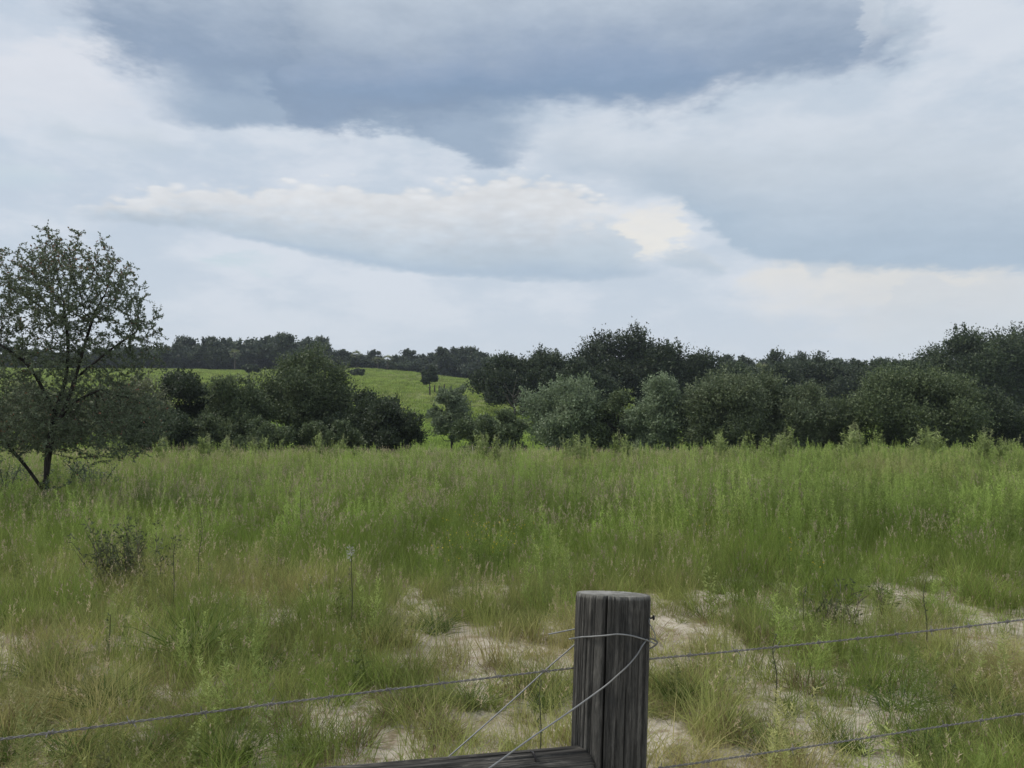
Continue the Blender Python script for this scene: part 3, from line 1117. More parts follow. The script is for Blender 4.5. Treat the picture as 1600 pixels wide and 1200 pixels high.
# bare dead limbs in the oak beside the gap
dt = thing('dead_tree', tuple(at(803, 700, 84)[:2]) + (gz(at(803, 700, 84)[0], 84),), "bare grey dead snag in front of the dark oak by the grass gap", 'dead tree')
r_ = np.random.default_rng(3)
tb = Tubes()
hh = at(803, 590, 84)[2] - dt.location.z
tb.add(spline([(0, 0, -.3), (.1, 0, hh * .3), (-.1, .1, hh * .55), (.25, 0, hh * .95)], 14), np.linspace(.16, .03, len(spline([(0, 0, 0)] * 4, 14))), 6)
mobj('trunk', tb.mesh('dead_trunk', M_bark), dt)
for q in range(11):
    a = r_.uniform(0, 6.28); z1 = hh * r_.uniform(.25, .75); l_ = hh * r_.uniform(.22, .5)
    e = np.array([math.cos(a) * l_ * .6, math.sin(a) * l_ * .4, z1 + l_ * .8])
    s_ = spline([(0, 0, z1), (e[0] * .5, e[1] * .5, z1 + l_ * .3), tuple(e)], 8)
    mobj('limb', Tubes().add(s_, np.linspace(.07, .018, len(s_)), 5).mesh('dead_limb', M_bark), dt)

# -- trees along the top of the hill, about 240 m away
hill_protos = []
for q, (w, h, z0, lp) in enumerate(((16, 9.5, .2, 18), (12, 10.5, .8, 14), (19, 8.5, .1, 20), (9, 9.5, 2.4, 11), (15, 11, .5, 16))):
    me, ctr, rd = crown_mesh("hill_tree_crown", w, h, z0, LM['far'], .62, 9000, 70 + q, None, lp, 'dome', .35)
    hill_protos.append((me, trunk_mesh("hill_tree_trunk", ctr[:8], h, .24, M_bark_dark, 70 + q), w, h))
hill = [(20, 540, 0), (70, 545, 2), (120, 548, 0), (165, 545, 4), (210, 540, 2), (250, 542, 0), (285, 538, 2), (312, 531, 0), (340, 529, 4), (385, 530, 2), (408, 527, 1), (432, 524, 3), (462, 526, 0), (490, 527, 4),
        (528, 548, 2), (578, 548, 1), (632, 547, 1), (655, 562, 2), (683, 550, 0), (706, 543, 1), (730, 543, 4), (752, 556, 2), (775, 560, 0),
        (545, 560, 0), (598, 562, 2), (455, 545, 2), (365, 548, 0), (800, 560, 2), (870, 560, 0), (930, 562, 2), (1060, 560, 0), (1150, 557, 4), (1175, 562, 0), (1265, 560, 2), (1325, 562, 4), (1390, 560, 0)]
hr = np.random.default_rng(12)
for px, yt, q in hill:
    Yd = hr.uniform(228, 246) if px < 700 else hr.uniform(205, 225)
    if px > 780:
        Yd = hr.uniform(150, 175)
    p = at(px, yt, Yd)
    z = gz(p[0], Yd)
    me, tm, w, h = hill_protos[q]
    s = (p[2] - z) / h
    t_ = thing('hill_tree', (p[0], Yd, z), "dark tree in the row along the skyline of the far hill" if px < 790 else "dark treetop showing over the oaks from farther off", 'tree',
               "trees along the hilltop" if px < 790 else "treetops behind the oaks", hr.uniform(0, 6.28), (max(.75, s) * hr.uniform(.9, 1.15), max(.75, s), s))
    mobj('crown', me, t_); mobj('trunk', tm, t_)

ur = np.random.default_rng(55)
for px in list(np.arange(-40, 800, 26)):
    px = px + ur.uniform(-8, 8)
    Yd = ur.uniform(247, 256) if px < 700 else (ur.uniform(226, 234) if px < 800 else ur.uniform(176, 186))
    x_ = (px - 800) / F * Yd
    me, tm, w, h = hill_protos[(0, 2)[int(ur.integers(0, 2))]]
    k_ = ur.uniform(.35, .62)
    t_ = thing('hill_shrub', (x_, Yd, gz(x_, Yd) - .6), "dark underwood closing the gaps behind the far hilltop trees" if px < 800 else "dark underwood behind the oaks, barely showing", 'shrub',
               "underwood on the hilltop" if px < 800 else "underwood behind the oaks", ur.uniform(0, 6.28), (.6, .6, k_))
    mobj('crown', me, t_)

# cabbage palms among them
def palm_meshes(seed):
    r = np.random.default_rng(seed)
    C, D, Nn, ln, wd, ti = [], [], [], [], [], []
    for q in range(46):
        a = r.uniform(0, 6.28); e = r.uniform(-1.0, 1.35)
        ax = np.array([math.cos(a) * math.cos(e), math.sin(a) * math.cos(e), math.sin(e)])
        hub = np.array([0, 0, 5.4]) + ax * r.uniform(.8, 1.25)
        side = unit(np.cross(ax, [0, 0, 1.0]))
        for k in np.linspace(-1.1, 1.1, 9):
            d = unit(ax * math.cos(k) + side * math.sin(k) + np.array([0, 0, -.15 - .2 * abs(k)]))
            l_ = r.uniform(.75, 1.05)
            C.append(hub + d * l_ * .5); D.append(d); Nn.append(np.cross(ax, side) + r.normal(0, .1, 3)); ln.append(l_); wd.append(.12)
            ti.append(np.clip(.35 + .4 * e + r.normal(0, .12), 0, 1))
    v, q_ = leaves(np.array(C), np.array(D), np.array(Nn), np.array(ln), np.array(wd))
    cm = mesh_np("palm_crown", v, [q_], LM['palm'], {'tint': np.repeat(ti, 4)})
    s_ = spline([(0, 0, -.4), (.1, .05, 2), (0, .1, 4), (0, 0, 5.5)], 12)
    return cm, Tubes().add(s_, np.linspace(.26, .18, len(s_)), 8).mesh("palm_trunk", M_bark)


pcm, ptm = palm_meshes(5)
for px, yt, Yd, lab in ((367, 543, 216, "pale-headed palm before the dark trees on the left of the hilltop"),
                        (557, 546, 226, "tall narrow palm on the hilltop right of the big thicket tree"),
                        (606, 553, 214, "palm with a broad shaggy head at the middle of the hilltop"),
                        (508, 557, 120, "palm head showing just above the thicket's tallest tree"),
                        (590, 556, 220, "smaller palm left of the shaggy one on the hilltop"),
                        (1190, 563, 140, "palm top among the low oaks of the tree line")):
    p = at(px, yt, Yd); z = gz(p[0], Yd)
    s = (p[2] - z) / 7.4
    t_ = thing('palm_tree', (p[0], Yd, z), lab, 'palm', None, px * .7, (max(s, .9), max(s, .9), s))
    mobj('crown', pcm, t_); mobj('trunk', ptm, t_)

# lone small trees on the hillside
for px, yt, yb, wpx, Yd, sd_, lab in ((393, 571, 592, 24, 165, 81, "small round bush alone on the hillside left of the thicket tree"),
                                      (558, 578, 594, 20, 165, 82, "tiny crooked tree on the hillside right of the thicket tree"),
                                      (671, 573, 603, 26, 128, 83, "small lone tree beside the posts on the hillside")):
    T('small_hill_tree', px, yt, Yd, wpx, 'far', lab, 'tree', n=1500, seed=sd_, z0f=.3, lumps=9, r0=.1, leafpx=2.2)
# posts on the hillside
M_oldwood, t = mat_new("old_dark_wood")
g = G(t)
nn_ = g.noise(g.mapping(g.objco(), (6, 6, .8)), 5, 5, .6)
g.finish(g.mix(nn_, (.03, .025, .02), (.10, .085, .07)), .9, spec=.1)
pm = Tubes().add([(0, 0, -.3), (.01, 0, .6), (0, 0, 1.0), (0.02, 0, 1.42)], [.12, .115, .11, .09], 8).mesh("hill_post", M_oldwood)
for q, (px, lab) in enumerate(((671.5, "leftmost dark post in the short fence row on the hillside"), (679, "second dark post from the left on the hillside"), (686, "third dark post in the hillside row"), (694, "rightmost post of the hillside row, half behind the open tree"))):
    Yd = 118 + q * 1.5
    x_ = (px - 800) / F * Yd
    o = mobj('fence_post', pm, None, (x_, Yd, gz(x_, Yd)))
    o.scale = (1.0, 1.0, 1.0 + .12 * (q % 2))
    tag(o, lab, 'post', "posts on the hillside")

# ------------------------------------------------------------------ the near tree (space colonisation)
def near_tree():
    Yt = 12.8
    b = at(70, 800, Yt)
    zb = gz(b[0], Yt)
    org = np.array([b[0], Yt, zb])

    def loc(px, py, dy=0.0):
        p = at(px, py, Yt)
        return np.array([p[0] - org[0], dy, p[2] - org[2]])
    r = np.random.default_rng(21)
    S = Yt / F
    env = [((118, 470), 105, 95, 1500), ((120, 405), 60, 45, 300), ((30, 455), 85, 75, 800), ((75, 395), 40, 45, 180), ((55, 655), 125, 60, 1200), ((175, 660), 92, 66, 750), ((212, 515), 48, 50, 260), ((185, 455), 45, 40, 160), ((-50, 590), 95, 110, 700), ((100, 570), 110, 50, 420), ((235, 560), 32, 45, 110), ((150, 385), 25, 25, 50)]
    A = []
    for (cx, cy), rx, ry, n in env:
        u = unit(r.normal(size=(n, 3))) * (r.random(n) ** .4)[:, None]
        c = loc(cx, cy)
        A.append(c + u * np.array([rx * S, rx * S * .95, ry * S]))
    A = np.vstack(A)
    A = A[A[:, 2] > .70 + .12 * np.sin(A[:, 0] * 3)]
    gate = fbm(A[:, 0] * 2.1 + A[:, 1] * 1.3 + 20, A[:, 2] * 2.3 + A[:, 1] * .9 + 20, 2)
    A = A[(gate > .40) | (r.random(len(A)) < .35) | ((A[:, 2] < 2.0) & (r.random(len(A)) < .6))]
    stems = [[(70, 806, 0), (72, 750, 0), (84, 690, -.05), (104, 645, -.1), (120, 592, -.05), (132, 540, 0), (142, 490, .1)],
             [(72, 752, 0), (66, 705, .15), (72, 645, .25), (86, 590, .3), (90, 535, .3), (84, 480, .3)],
             [(70, 770, 0), (48, 730, -.1), (20, 690, -.2), (-15, 650, -.2)],
             [(70, 640, .25), (42, 575, .1), (10, 545, 0), (-30, 520, 0)],
             [(73, 748, 0), (92, 765, -.35), (97, 790, -.5)],
             [(104, 645, -.1), (140, 625, -.3), (180, 610, -.45)],
             [(120, 592, -.05), (160, 545, .25), (200, 515, .3)]]
    P, par = [], []

    def add_line(pts, start=None):
        s = spline([loc(*p) for p in pts], 8 * (len(pts) - 1))
        last = start
        if last is None and P:
            last = int(np.argmin(np.linalg.norm(np.array(P) - s[0], axis=1)))
        for p in s:
            if P and last is not None and np.linalg.norm(P[last] - p) < .02:
                continue
            P.append(p); par.append(-1 if last is None else last); last = len(P) - 1
    for s in stems:
        add_line(s)
    step, ki, di = .065, .10, 1.1
    alive = np.ones(len(A), bool)
    Pn = np.array(P)
    near = np.full(len(A), -1); dist = np.full(len(A), 1e9)

    def upd(i0):
        nonlocal near, dist
        new = Pn[i0:]
        dd = np.linalg.norm(A[:, None] - new[None], axis=2)
        k = dd.argmin(1); dm = dd[np.arange(len(A)), k]
        b_ = dm < dist
        near[b_] = k[b_] + i0; dist[b_] = dm[b_]
    upd(0)
    for it in range(90):
        act = alive & (dist < di)
        if not act.any():
            break
        dirs = np.zeros((len(Pn), 3))
        np.add.at(dirs, near[act], unit(A[act] - Pn[near[act]]))
        idx = np.unique(near[act])
        d = unit(unit(dirs[idx]) + r.normal(0, .22, (len(idx), 3)))
        newp = Pn[idx] + d * step
        i0 = len(Pn)
        Pn = np.vstack([Pn, newp]); par.extend(idx.tolist())
        upd(i0)
        alive &= dist > ki
        if len(Pn) > 16000:
            break
    par_ = np.array(par)
    n = len(Pn)
    kids = [[] for _ in range(n)]
    for i_ in range(n):
        if par_[i_] >= 0:
            kids[par_[i_]].append(i_)
    # pipe-model radii
    ra = np.zeros(n)
    order = sorted(range(n), key=lambda q: -q)
    for i_ in order:
        if not kids[i_]:
            ra[i_] = .0026
        else:
            ra[i_] = sum(ra[k_] ** 2.3 for k_ in kids[i_]) ** (1 / 2.3)
    ra = np.minimum(ra, .125)
    tb_main, tb_twig = Tubes(), Tubes()
    done = np.zeros(n, bool)
    stack = [0]
    roots = [i_ for i_ in range(n) if par_[i_] < 0]
    stack = [(q, None) for q in roots]
    while stack:
        s0, p0 = stack.pop()
        chain = [p0] if p0 is not None else []
        c = s0
        while True:
            chain.append(c)
            ks = kids[c]
            if not ks:
                break
            big = max(ks, key=lambda q: ra[q])
            for k_ in ks:
                if k_ != big:
                    stack.append((k_, c))
            c = big
        if len(chain) < 2:
            continue
        rr = ra[chain].copy()
        if p0 is not None:
            rr[0] = rr[1]
        big_ = rr.max() > .010
        (tb_main if big_ else tb_twig).add(Pn[chain], rr, 7 if big_ else 3, False)
    # leaves along thin wood
    thin = np.where((ra < .0085) & (par_ >= 0))[0]
    C, D = [], []
    dens = np.where(Pn[thin, 2] > 2.4, 5, 6)
    # short side twigs that carry most of the leaves
    for i_ in thin:
        if r.random() > (.75 if Pn[i_, 2] < 2.2 else .95):
            continue
        d_ = unit(r.normal(size=3) + unit(Pn[i_] - Pn[par_[i_]]) * .7 + np.array([0, 0, .35]))
        l_ = r.uniform(.05, .17)
        tb_twig.add([Pn[i_], Pn[i_] + d_ * l_], [.003, .0018], 3, False)
        kk = int(r.integers(8, 14))
        o_ = unit(r.normal(size=(kk, 3)) + d_ * .7)
        C.append(Pn[i_] + d_ * (l_ * r.uniform(.2, 1.05, kk))[:, None] + o_ * .018); D.append(o_)
    for i_, kk in zip(thin, dens):
        a_ = Pn[par_[i_]]; ax = Pn[i_] - a_
        t_ = r.random(kk)[:, None]
        o_ = unit(r.normal(size=(kk, 3)) + unit(ax) * .6 + np.array([0, 0, .25]))
        C.append(a_ + ax * t_ + o_ * r.uniform(.008, .035, (kk, 1))); D.append(o_)
    C = np.vstack(C); D = np.vstack(D)
    m_ = len(C)
    ln = r.uniform(.026, .054, m_)
    v, q_ = leaves(C, D, r.normal(size=(m_, 3)) + np.array([0, 0, .4]), ln, ln * r.uniform(.38, .55, m_))
    hgt_ = C[:, 2]
    ti = np.clip(r.normal(.45, .2, m_), 0, .94)
    red = (r.random(m_) < np.where(hgt_ > 3.9, .09, .015))
    ti[red] = 1.0
    t = thing('scrub_oak_tree', tuple(org), "open twiggy scrub oak standing alone in the field at the left edge", 'tree')
    mobj('trunk', tb_main.mesh('near_tree_limbs', M_bark_dark), t)
    mobj('twig', tb_twig.mesh('near_tree_twigs', M_bark), t)
    mobj('crown', mesh_np('near_tree_leaves', v, [q_], LM['near'], {'tint': np.repeat(ti, 4)}), t)
    return n, m_


print("near tree nodes/leaves", near_tree())

# low scrub round its foot
def sapling(px, py, Y, hpx, wpx, label, seed, mat='near', n=1100):
    r = np.random.default_rng(seed)
    p = at(px, py, Y); z = gz(p[0], Y)
    S = Y / F
    t = thing('oak_sapling', (p[0], Y, z), label, 'shrub')
    tb = Tubes(); C, D = [], []
    for q in range(13):
        a = r.uniform(0, 6.28)
        e = np.array([math.cos(a) * wpx * S * .5 * r.uniform(.3, 1), math.sin(a) * wpx * S * .5, hpx * S * r.uniform(.5, 1)])
        s_ = spline([(0, 0, -.05), tuple(e * np.array([.35, .35, .5]) + r.normal(0, .03, 3)), tuple(e)], 10)
        tb.add(s_, np.linspace(.012, .003, len(s_)), 4)
        k = n // 13
        tt = r.uniform(.3, 1, k) ** .7
        base = np.stack([np.interp(tt, np.linspace(0, 1, len(s_)), s_[:, i_]) for i_ in range(3)], 1)
        o_ = unit(r.normal(size=(k, 3)))
        C.append(base + o_ * r.uniform(.01, .13, (k, 1))); D.append(o_)
    C = np.vstack(C); D = np.vstack(D)
    ln = r.uniform(.03, .055, len(C))
    v, q_ = leaves(C, D, r.normal(size=(len(C), 3)) + np.array([0, 0, .5]), ln, ln * .5)
    mobj('trunk', tb.mesh('sapling_stems', M_bark_dark), t)
    mobj('crown', mesh_np('sapling_leaves', v, [q_], LM[mat], {'tint': np.repeat(np.clip(r.normal(.4, .2, len(C)), 0, .94), 4)}), t)


sapling(148, 785, 14.3, 78, 105, "leafy oak sapling right of the near tree's trunk", 301)
sapling(10, 785, 14.5, 85, 70, "oak sapling at the left edge beside the near tree's trunk", 302)
sapling(100, 790, 15.0, 70, 70, "thin sprouts rising close behind the near tree's trunk", 303, n=600)

# ------------------------------------------------------------------ tall weeds along the crest
TWM = [thing_grass_mat("crest_weed_leaf", (.13, .18, .05), (.32, .38, .14)), thing_grass_mat("crest_weed_plume", (.22, .25, .10), (.42, .45, .23))]
weeds = []
for q in range(4):
    b = Blades()
    broadleaf(b, 3 + q % 2, .10, .85, 0, 34, .13)
    feathery(b, 3, .12, .95, 1 if q % 2 else 0, 55, .08)
    weeds.append(b.mesh("crest_weed", TWM))
wr = np.random.default_rng(44)
wx = list(wr.uniform(1060, 1590, 44)) + list(wr.uniform(820, 1060, 16)) + list(wr.uniform(230, 660, 26)) + list(wr.uniform(660, 820, 9)) + list(wr.uniform(0, 230, 6))
cx_ = wr.uniform(0, 1600, 26)
for px in wx:
    if wr.random() < .6:
        px = cx_[np.argmin(abs(cx_ - px))] + wr.normal(0, 9)
    Yd = wr.uniform(26, 33)
    x_ = (px - 800) / F * Yd
    tall = 1.25 + .5 * math.exp(-((px - 1350) / 170) ** 2)
    s = wr.uniform(.55, 1.15) * tall
    o = mobj('tall_weed', weeds[wr.integers(0, 4)], None, (x_, Yd, gz(x_, Yd)))
    o.rotation_euler = (wr.normal(0, .12), wr.normal(0, .12), wr.uniform(0, 6.28)); o.scale = (s * 1.1, s * 1.1, s)
    tag(o, "pale green tall weed standing up along the far edge of the field", 'weed', "tall weeds along the field edge")

# old post and rail among the weeds
pw = at(749, 700, 33.0); zp = gz(pw[0], 33.0)
M_pale, t = mat_new("bleached_wood")
g = G(t)
nn_ = g.noise(g.mapping(g.objco(), (9, 9, 1.2)), 7, 5, .6)
g.finish(g.mix(nn_, (.22, .20, .16), (.42, .39, .32)), .9, spec=.1)
M_rust, t = mat_new("rusty_brown_wood")
g = G(t)
nn_ = g.noise(g.objco(), 14, 5, .6)
g.finish(g.mix(nn_, (.12, .075, .05), (.22, .15, .10)), .9, spec=.1)
fr = thing('broken_fence', (pw[0], 33.0, zp), "short brown post with a bleached cross rail among weeds at the field's far edge", 'fence')
mobj('post', Tubes().add([(0, 0, -.2), (.01, 0, .4), (0, 0, .8), (.01, 0, .84)], [.065, .06, .06, .04], 8).mesh('broken_post', M_rust), fr)
mobj('rail', Tubes().add([(.03, -.075, .62), (.2, -.075, .61), (.42, -.06, .595)], [.028, .03, .026], 6).mesh('broken_rail', M_pale), fr)
mobj('post', Tubes().add([(.25, -.03, -.2), (.255, -.03, .3), (.25, -.03, .58)], [.035, .035, .03], 6).mesh('broken_stake', M_pale), fr)
pp = at(738.5, 700, 32.5)
o = mobj('wooden_stake', Tubes().add([(0, 0, -.2), (.005, 0, .4), (0, .01, .66)], [.03, .028, .02], 6).mesh('pale_stake', M_pale), None, (pp[0], 32.5, gz(pp[0], 32.5)))
tag(o, "thin bleached stake left of the short brown post at the field's edge", 'stake')

# ------------------------------------------------------------------ single plants in the field
PM = {'green': thing_grass_mat("clump_blade", (.060, .105, .020), (.160, .230, .050)),
      'deep': thing_grass_mat("clump_blade_deep", (.045, .085, .018), (.115, .175, .040)),
      'brown': thing_grass_mat("clump_blade_brown", (.12, .085, .045), (.26, .20, .11)),
      'darkweed': thing_grass_mat("dark_weed_leaf", (.065, .085, .035), (.16, .185, .085)),
      'twig': thing_grass_mat("dead_twig", (.065, .055, .042), (.15, .13, .10), 0.0),
      'stem': thing_grass_mat("dry_stem", (.085, .085, .045), (.17, .16, .09), 0.0),
      'white': thing_grass_mat("white_flower", (.42, .41, .36), (.60, .58, .52)),
      'yellow': thing_grass_mat("yellow_flower", (.50, .38, .03), (.68, .56, .06))}


def gpoint(px, py):
    """the spot on the ground seen at that point"""
    d = ray(px, py)
    lo = 2.0
    for y_ in np.arange(2.0, 40, .05):
        p = np.array([0, 0, EYE]) + d * (y_ / d[1])
        if p[2] < gz(p[0], y_):
            return p[0], y_
    return p[0], y_


def clump_mesh(kind, h, r, n):
    b = Blades()
    if kind == 'green':
        tuft(b, n, r, h, .0065, .42, .5, 0, .35); tuft(b, n // 5, r, h * .6, .005, .6, .4, 1)
    elif kind == 'deep':
        tuft(b, n, r, h, .006, .55, .6, 0, .35)
    else:
        tuft(b, n, r, h, .0042, .5, .4, 0, .4); tuft(b, n // 5, r, h, .005, .35, .4, 1)
    return b.mesh("grass_clump", {'green': [PM['green'], PM['brown']], 'deep': [PM['deep']], 'brown': [PM['brown'], PM['green']]}[kind])


cm = {(k, q): clump_mesh(k, {'green': .42, 'deep': .34, 'brown': .27}[k], {'green': .09, 'deep': .10, 'brown': .09}[k], {'green': 130, 'deep': 130, 'brown': 110}[k]) for k in ('green', 'deep', 'brown') for q in range(2)}
CL = [(310, 1035, 'green', 1.25), (165, 1110, 'deep', 1.0), (405, 1062, 'deep', .9), (60, 1060, 'deep', .9), (360, 1195, 'green', .8), (110, 1195, 'green', .7), (20, 1190, 'green', .7), (230, 1190, 'deep', .7),
      (735, 1110, 'green', .62), (810, 1090, 'brown', .9), (620, 1120, 'brown', .9), (450, 1140, 'brown', .9), (560, 1170, 'brown', .8), (690, 1160, 'brown', .8), (680, 990, 'deep', .9), (590, 1010, 'green', .8),
      (1400, 1110, 'deep', .8), (1260, 1085, 'brown', 1.0), (1180, 1010, 'brown', .9), (1450, 1180, 'deep', .7), (1080, 1060, 'brown', .9), (1060, 1100, 'green', .7), (1330, 1180, 'green', .6), (1150, 1160, 'brown', .8), (1550, 1120, 'deep', .8), (1210, 1190, 'green', .6), (1590, 1170, 'green', .7), (850, 1110, 'deep', .7)]
cr = np.random.default_rng(8)
CLAB = {
    (310, 1035): 'largest fresh green clump, standing above the left stretch of upper wire',
    (165, 1110): 'dark green spreading clump just above the wire at the left',
    (405, 1062): 'dark green clump right of the largest green clump',
    (60, 1060): 'dark green clump near the left edge on sand',
    (360, 1195): 'green clump at the bottom below the left wire, cut by the frame',
    (110, 1195): 'green clump at the bottom left below the wire',
    (20, 1190): 'green clump in the bottom left corner',
    (230, 1190): 'dark green clump at the bottom between two fresh green ones',
    (735, 1110): 'small bright green clump between the wire and the rail',
    (810, 1090): 'brown wiry clump left of the slanting rear brace wire',
    (620, 1120): 'brown clump left of the small bright green clump',
    (450, 1140): 'brown clump on bare sand under the middle of the left wire',
    (560, 1170): "low brown clump just behind the rail's far end",
    (690, 1160): 'brown clump behind the rail beside the foot of the rear brace wire',
    (680, 990): 'dark green clump at the edge of the sand patch left of the post',
    (590, 1010): 'green clump left of the sand patch by the post',
    (1400, 1110): 'dark green clump between the wires right of the middle gap',
    (1260, 1085): 'largest brown clump between the two wires right of the post',
    (1180, 1010): 'brown clump behind the upper wire right of the post',
    (1450, 1180): 'dark green clump below the lower wire at the right',
    (1080, 1060): 'brown clump close to the right side of the post',
    (1060, 1100): 'green clump close to the right side of the post, lower down',
    (1330, 1180): 'small green clump under the lower wire',
    (1150, 1160): 'brown clump just above the lower wire near the post',
    (1550, 1120): 'dark green clump at the lower wire by the right edge',
    (1210, 1190): 'small green clump at the bottom edge below the lower wire',
    (1590, 1170): 'green clump in the bottom right corner',
    (850, 1110): 'dark green clump just left of the post behind the brace wires',
}
for px, py, kd, s in CL:
    x_, y_ = gpoint(px, py)
    o = mobj('grass_clump', cm[(kd, int(cr.integers(0, 2)))], None, (x_, y_, gz(x_, y_)))
    o.rotation_euler = (0, 0, cr.uniform(0, 6.28)); o.scale = (s * .95,) * 3
    tag(o, CLAB[(px, py)], 'grass clump', "grass clumps by the fence")


def dark_weed(px, py, hpx, wpx, label, seed, mats, name='dark_weed', ns=13, leafy=22, cat='weed'):
    r = np.random.default_rng(seed)
    x_, y_ = gpoint(px, py)
    S = y_ / F
    t = thing(name, (x_, y_, gz(x_, y_)), label, cat)
    b, lf = Blades(), Blades()
    for q in range(ns):
        a = r.uniform(0, 6.28)
        lean = r.uniform(.05, .55)
        d = np.array([[math.cos(a) * lean, math.sin(a) * lean, 1.0]]); d = unit(d)
        ln = np.array([hpx * S * r.uniform(.55, 1.05)])
        b0 = np.array([[r.normal(0, wpx * S * .16), r.normal(0, wpx * S * .12), -.03]])
        b.blades(b0, d, ln, np.array([.012]), np.array([.08]), r.random(1), 0, 4)
        for k in range(3):   # side shoots
            tt = r.uniform(.35, .8)
            dd = unit(d + r.normal(0, .45, (1, 3)))
            b.blades(b0 + d * ln[0] * tt, dd, ln * .32, np.array([.006]), np.array([.1]), r.random(1), 0, 3)
        if leafy:
            tt = r.uniform(.25, 1, leafy)
            o_ = unit(r.normal(size=(leafy, 3)) + np.array([0, 0, .5]))
            c_ = b0 + d * (ln[0] * tt)[:, None] + o_ * r.uniform(.01, .06, (leafy, 1))
            lf.leaf(c_, o_, r.normal(size=(leafy, 3)), r.uniform(.025, .06, leafy), np.full(leafy, .016), r.random(leafy), 0)
    mobj('stem', b.mesh('weed_stems', [mats[0]]), t)
    if leafy:
        mobj('leaves', lf.mesh('weed_leaves', [mats[1]]), t)
    return t


dark_weed(195, 925, 125, 170, "dark upright weed bush with brown stems in the field left of the middle", 401, (PM['twig'], PM['darkweed']), ns=34, leafy=34)
dark_weed(1305, 985, 85, 110, "patch of dead brown twigs in the weeds right of the post", 402, (PM['twig'], PM['darkweed']), 'dead_weed', ns=26, leafy=7, cat='dead weed')
dark_weed(1380, 960, 60, 50, "small dead twig bush right of the larger dead twig patch", 403, (PM['twig'], PM['darkweed']), 'dead_weed', ns=12, leafy=4, cat='dead weed')
dark_weed(255, 770, 40, 60, "small grey-green weed in the grass right of the near tree's sapling", 404, (PM['twig'], PM['darkweed']), ns=10, leafy=20)
dark_weed(1500, 850, 60, 50, "dull grey-green weed standing in feathery grass far on the right", 405, (PM['stem'], PM['darkweed']), ns=8, leafy=16)


def stalk(px, y0, y1, label, lean=.02, head=None, wid=.0048):
    x_, y_ = gpoint(px, y1)
    top = at(px, y0, y_)
    h = top[2] - gz(x_, y_)
    s_ = spline([(0, 0, -.05), (lean * h, 0, h * .4), (0, .02, h * .75), (lean * .5, 0, h)], 12)
    tb = Tubes().add(s_, np.linspace(wid, wid * .45, len(s_)), 5)
    t = thing('dry_stalk', (x_, y_, gz(x_, y_)), label, 'stalk')
    mobj('stem', tb.mesh('dry_stalk_stem', PM['stem']), t)
    r = np.random.default_rng(int(px))
    k = 26
    tt = r.uniform(.35, 1, k)
    o_ = unit(r.normal(size=(k, 3)) + np.array([0, 0, .6]))
    lf = Blades()
    lf.leaf(np.stack([np.zeros(k), np.zeros(k), tt * h], 1) + o_ * .012, o_, r.normal(size=(k, 3)), r.uniform(.015, .035, k), np.full(k, .007), r.random(k), 0)
    mobj('leaves', lf.mesh('stalk_leaves', [PM['darkweed']]), t)
    if head:
        lf = Blades()
        k = 40
        tt = r.uniform(.86, 1.01, k)
        o_ = unit(r.normal(size=(k, 3)) + np.array([0, 0, .3]))
        lf.leaf(np.stack([np.zeros(k), np.zeros(k), tt * h], 1) + o_ * .025, o_, r.normal(size=(k, 3)), r.uniform(.012, .028, k), np.full(k, .008), r.random(k), 0)
        mobj('flower_head', lf.mesh('stalk_head', [PM[head]]), t)


stalk(468, 765, 872, "tall dark bare stalk in the field left of the bright green patch")
stalk(547, 852, 1000, "tall stalk topped with a small white flower head", head='white')
stalk(484, 900, 955, "short dark stalk below the tall bare one on the left")
stalk(268, 850, 960, "dark stalk right of the dark weed bush", .03)
stalk(313, 800, 930, "thin tall green stalk standing beside the dark weed bush", -.03)
stalk(1447, 905, 1020, "dark bare stalk rising behind the upper wire on the right")
stalk(1210, 990, 1100, "thin dark stalk between the two wires near the post", .04)
stalk(168, 960, 1050, "dark thin stalk rising from the sand at the left", .02)
stalk(843, 1062, 1190, "thin dark stalk just left of the post above the rail", .02, wid=.004)
stalk(1490, 1070, 1130, "short dark stalk by the lower wire at the right", .03)

# yellow wildflowers and white tufts
fb = Blades()
feathery(fb, 2, .05, .5, 0, 26, .04)
kf = 5
o_ = unit(rng.normal(size=(kf, 3)) + np.array([0, 0, 1.0]))
fb.leaf(np.stack([rng.normal(0, .05, kf), rng.normal(0, .05, kf), rng.uniform(.42, .56, kf)], 1), o_, rng.normal(size=(kf, 3)), np.full(kf, .016), np.full(kf, .014), rng.random(kf), 1)
flm = fb.mesh("yellow_wildflower", [PM['green'], PM['yellow']])
fr_ = np.random.default_rng(4)
fl = [(fr_.normal(770, 45), fr_.normal(905, 18)) for q in range(20)] + [(1095, 880), (1130, 860), (1232, 918), (1240, 925), (1405, 800), (1165, 850), (1495, 880), (1280, 970), (700, 870), (745, 860)]
for px, py in fl:
    x_, y_ = gpoint(px, py)
    o = mobj('yellow_wildflower', flm, None, (x_, y_, gz(x_, y_)))
    o.rotation_euler = (0, 0, fr_.uniform(0, 6.28)); o.scale = (fr_.uniform(.8, 1.1),) * 3
    tag(o, "slender weed with tiny yellow flowers in the long grass", 'wildflower', "yellow wildflowers in the field")

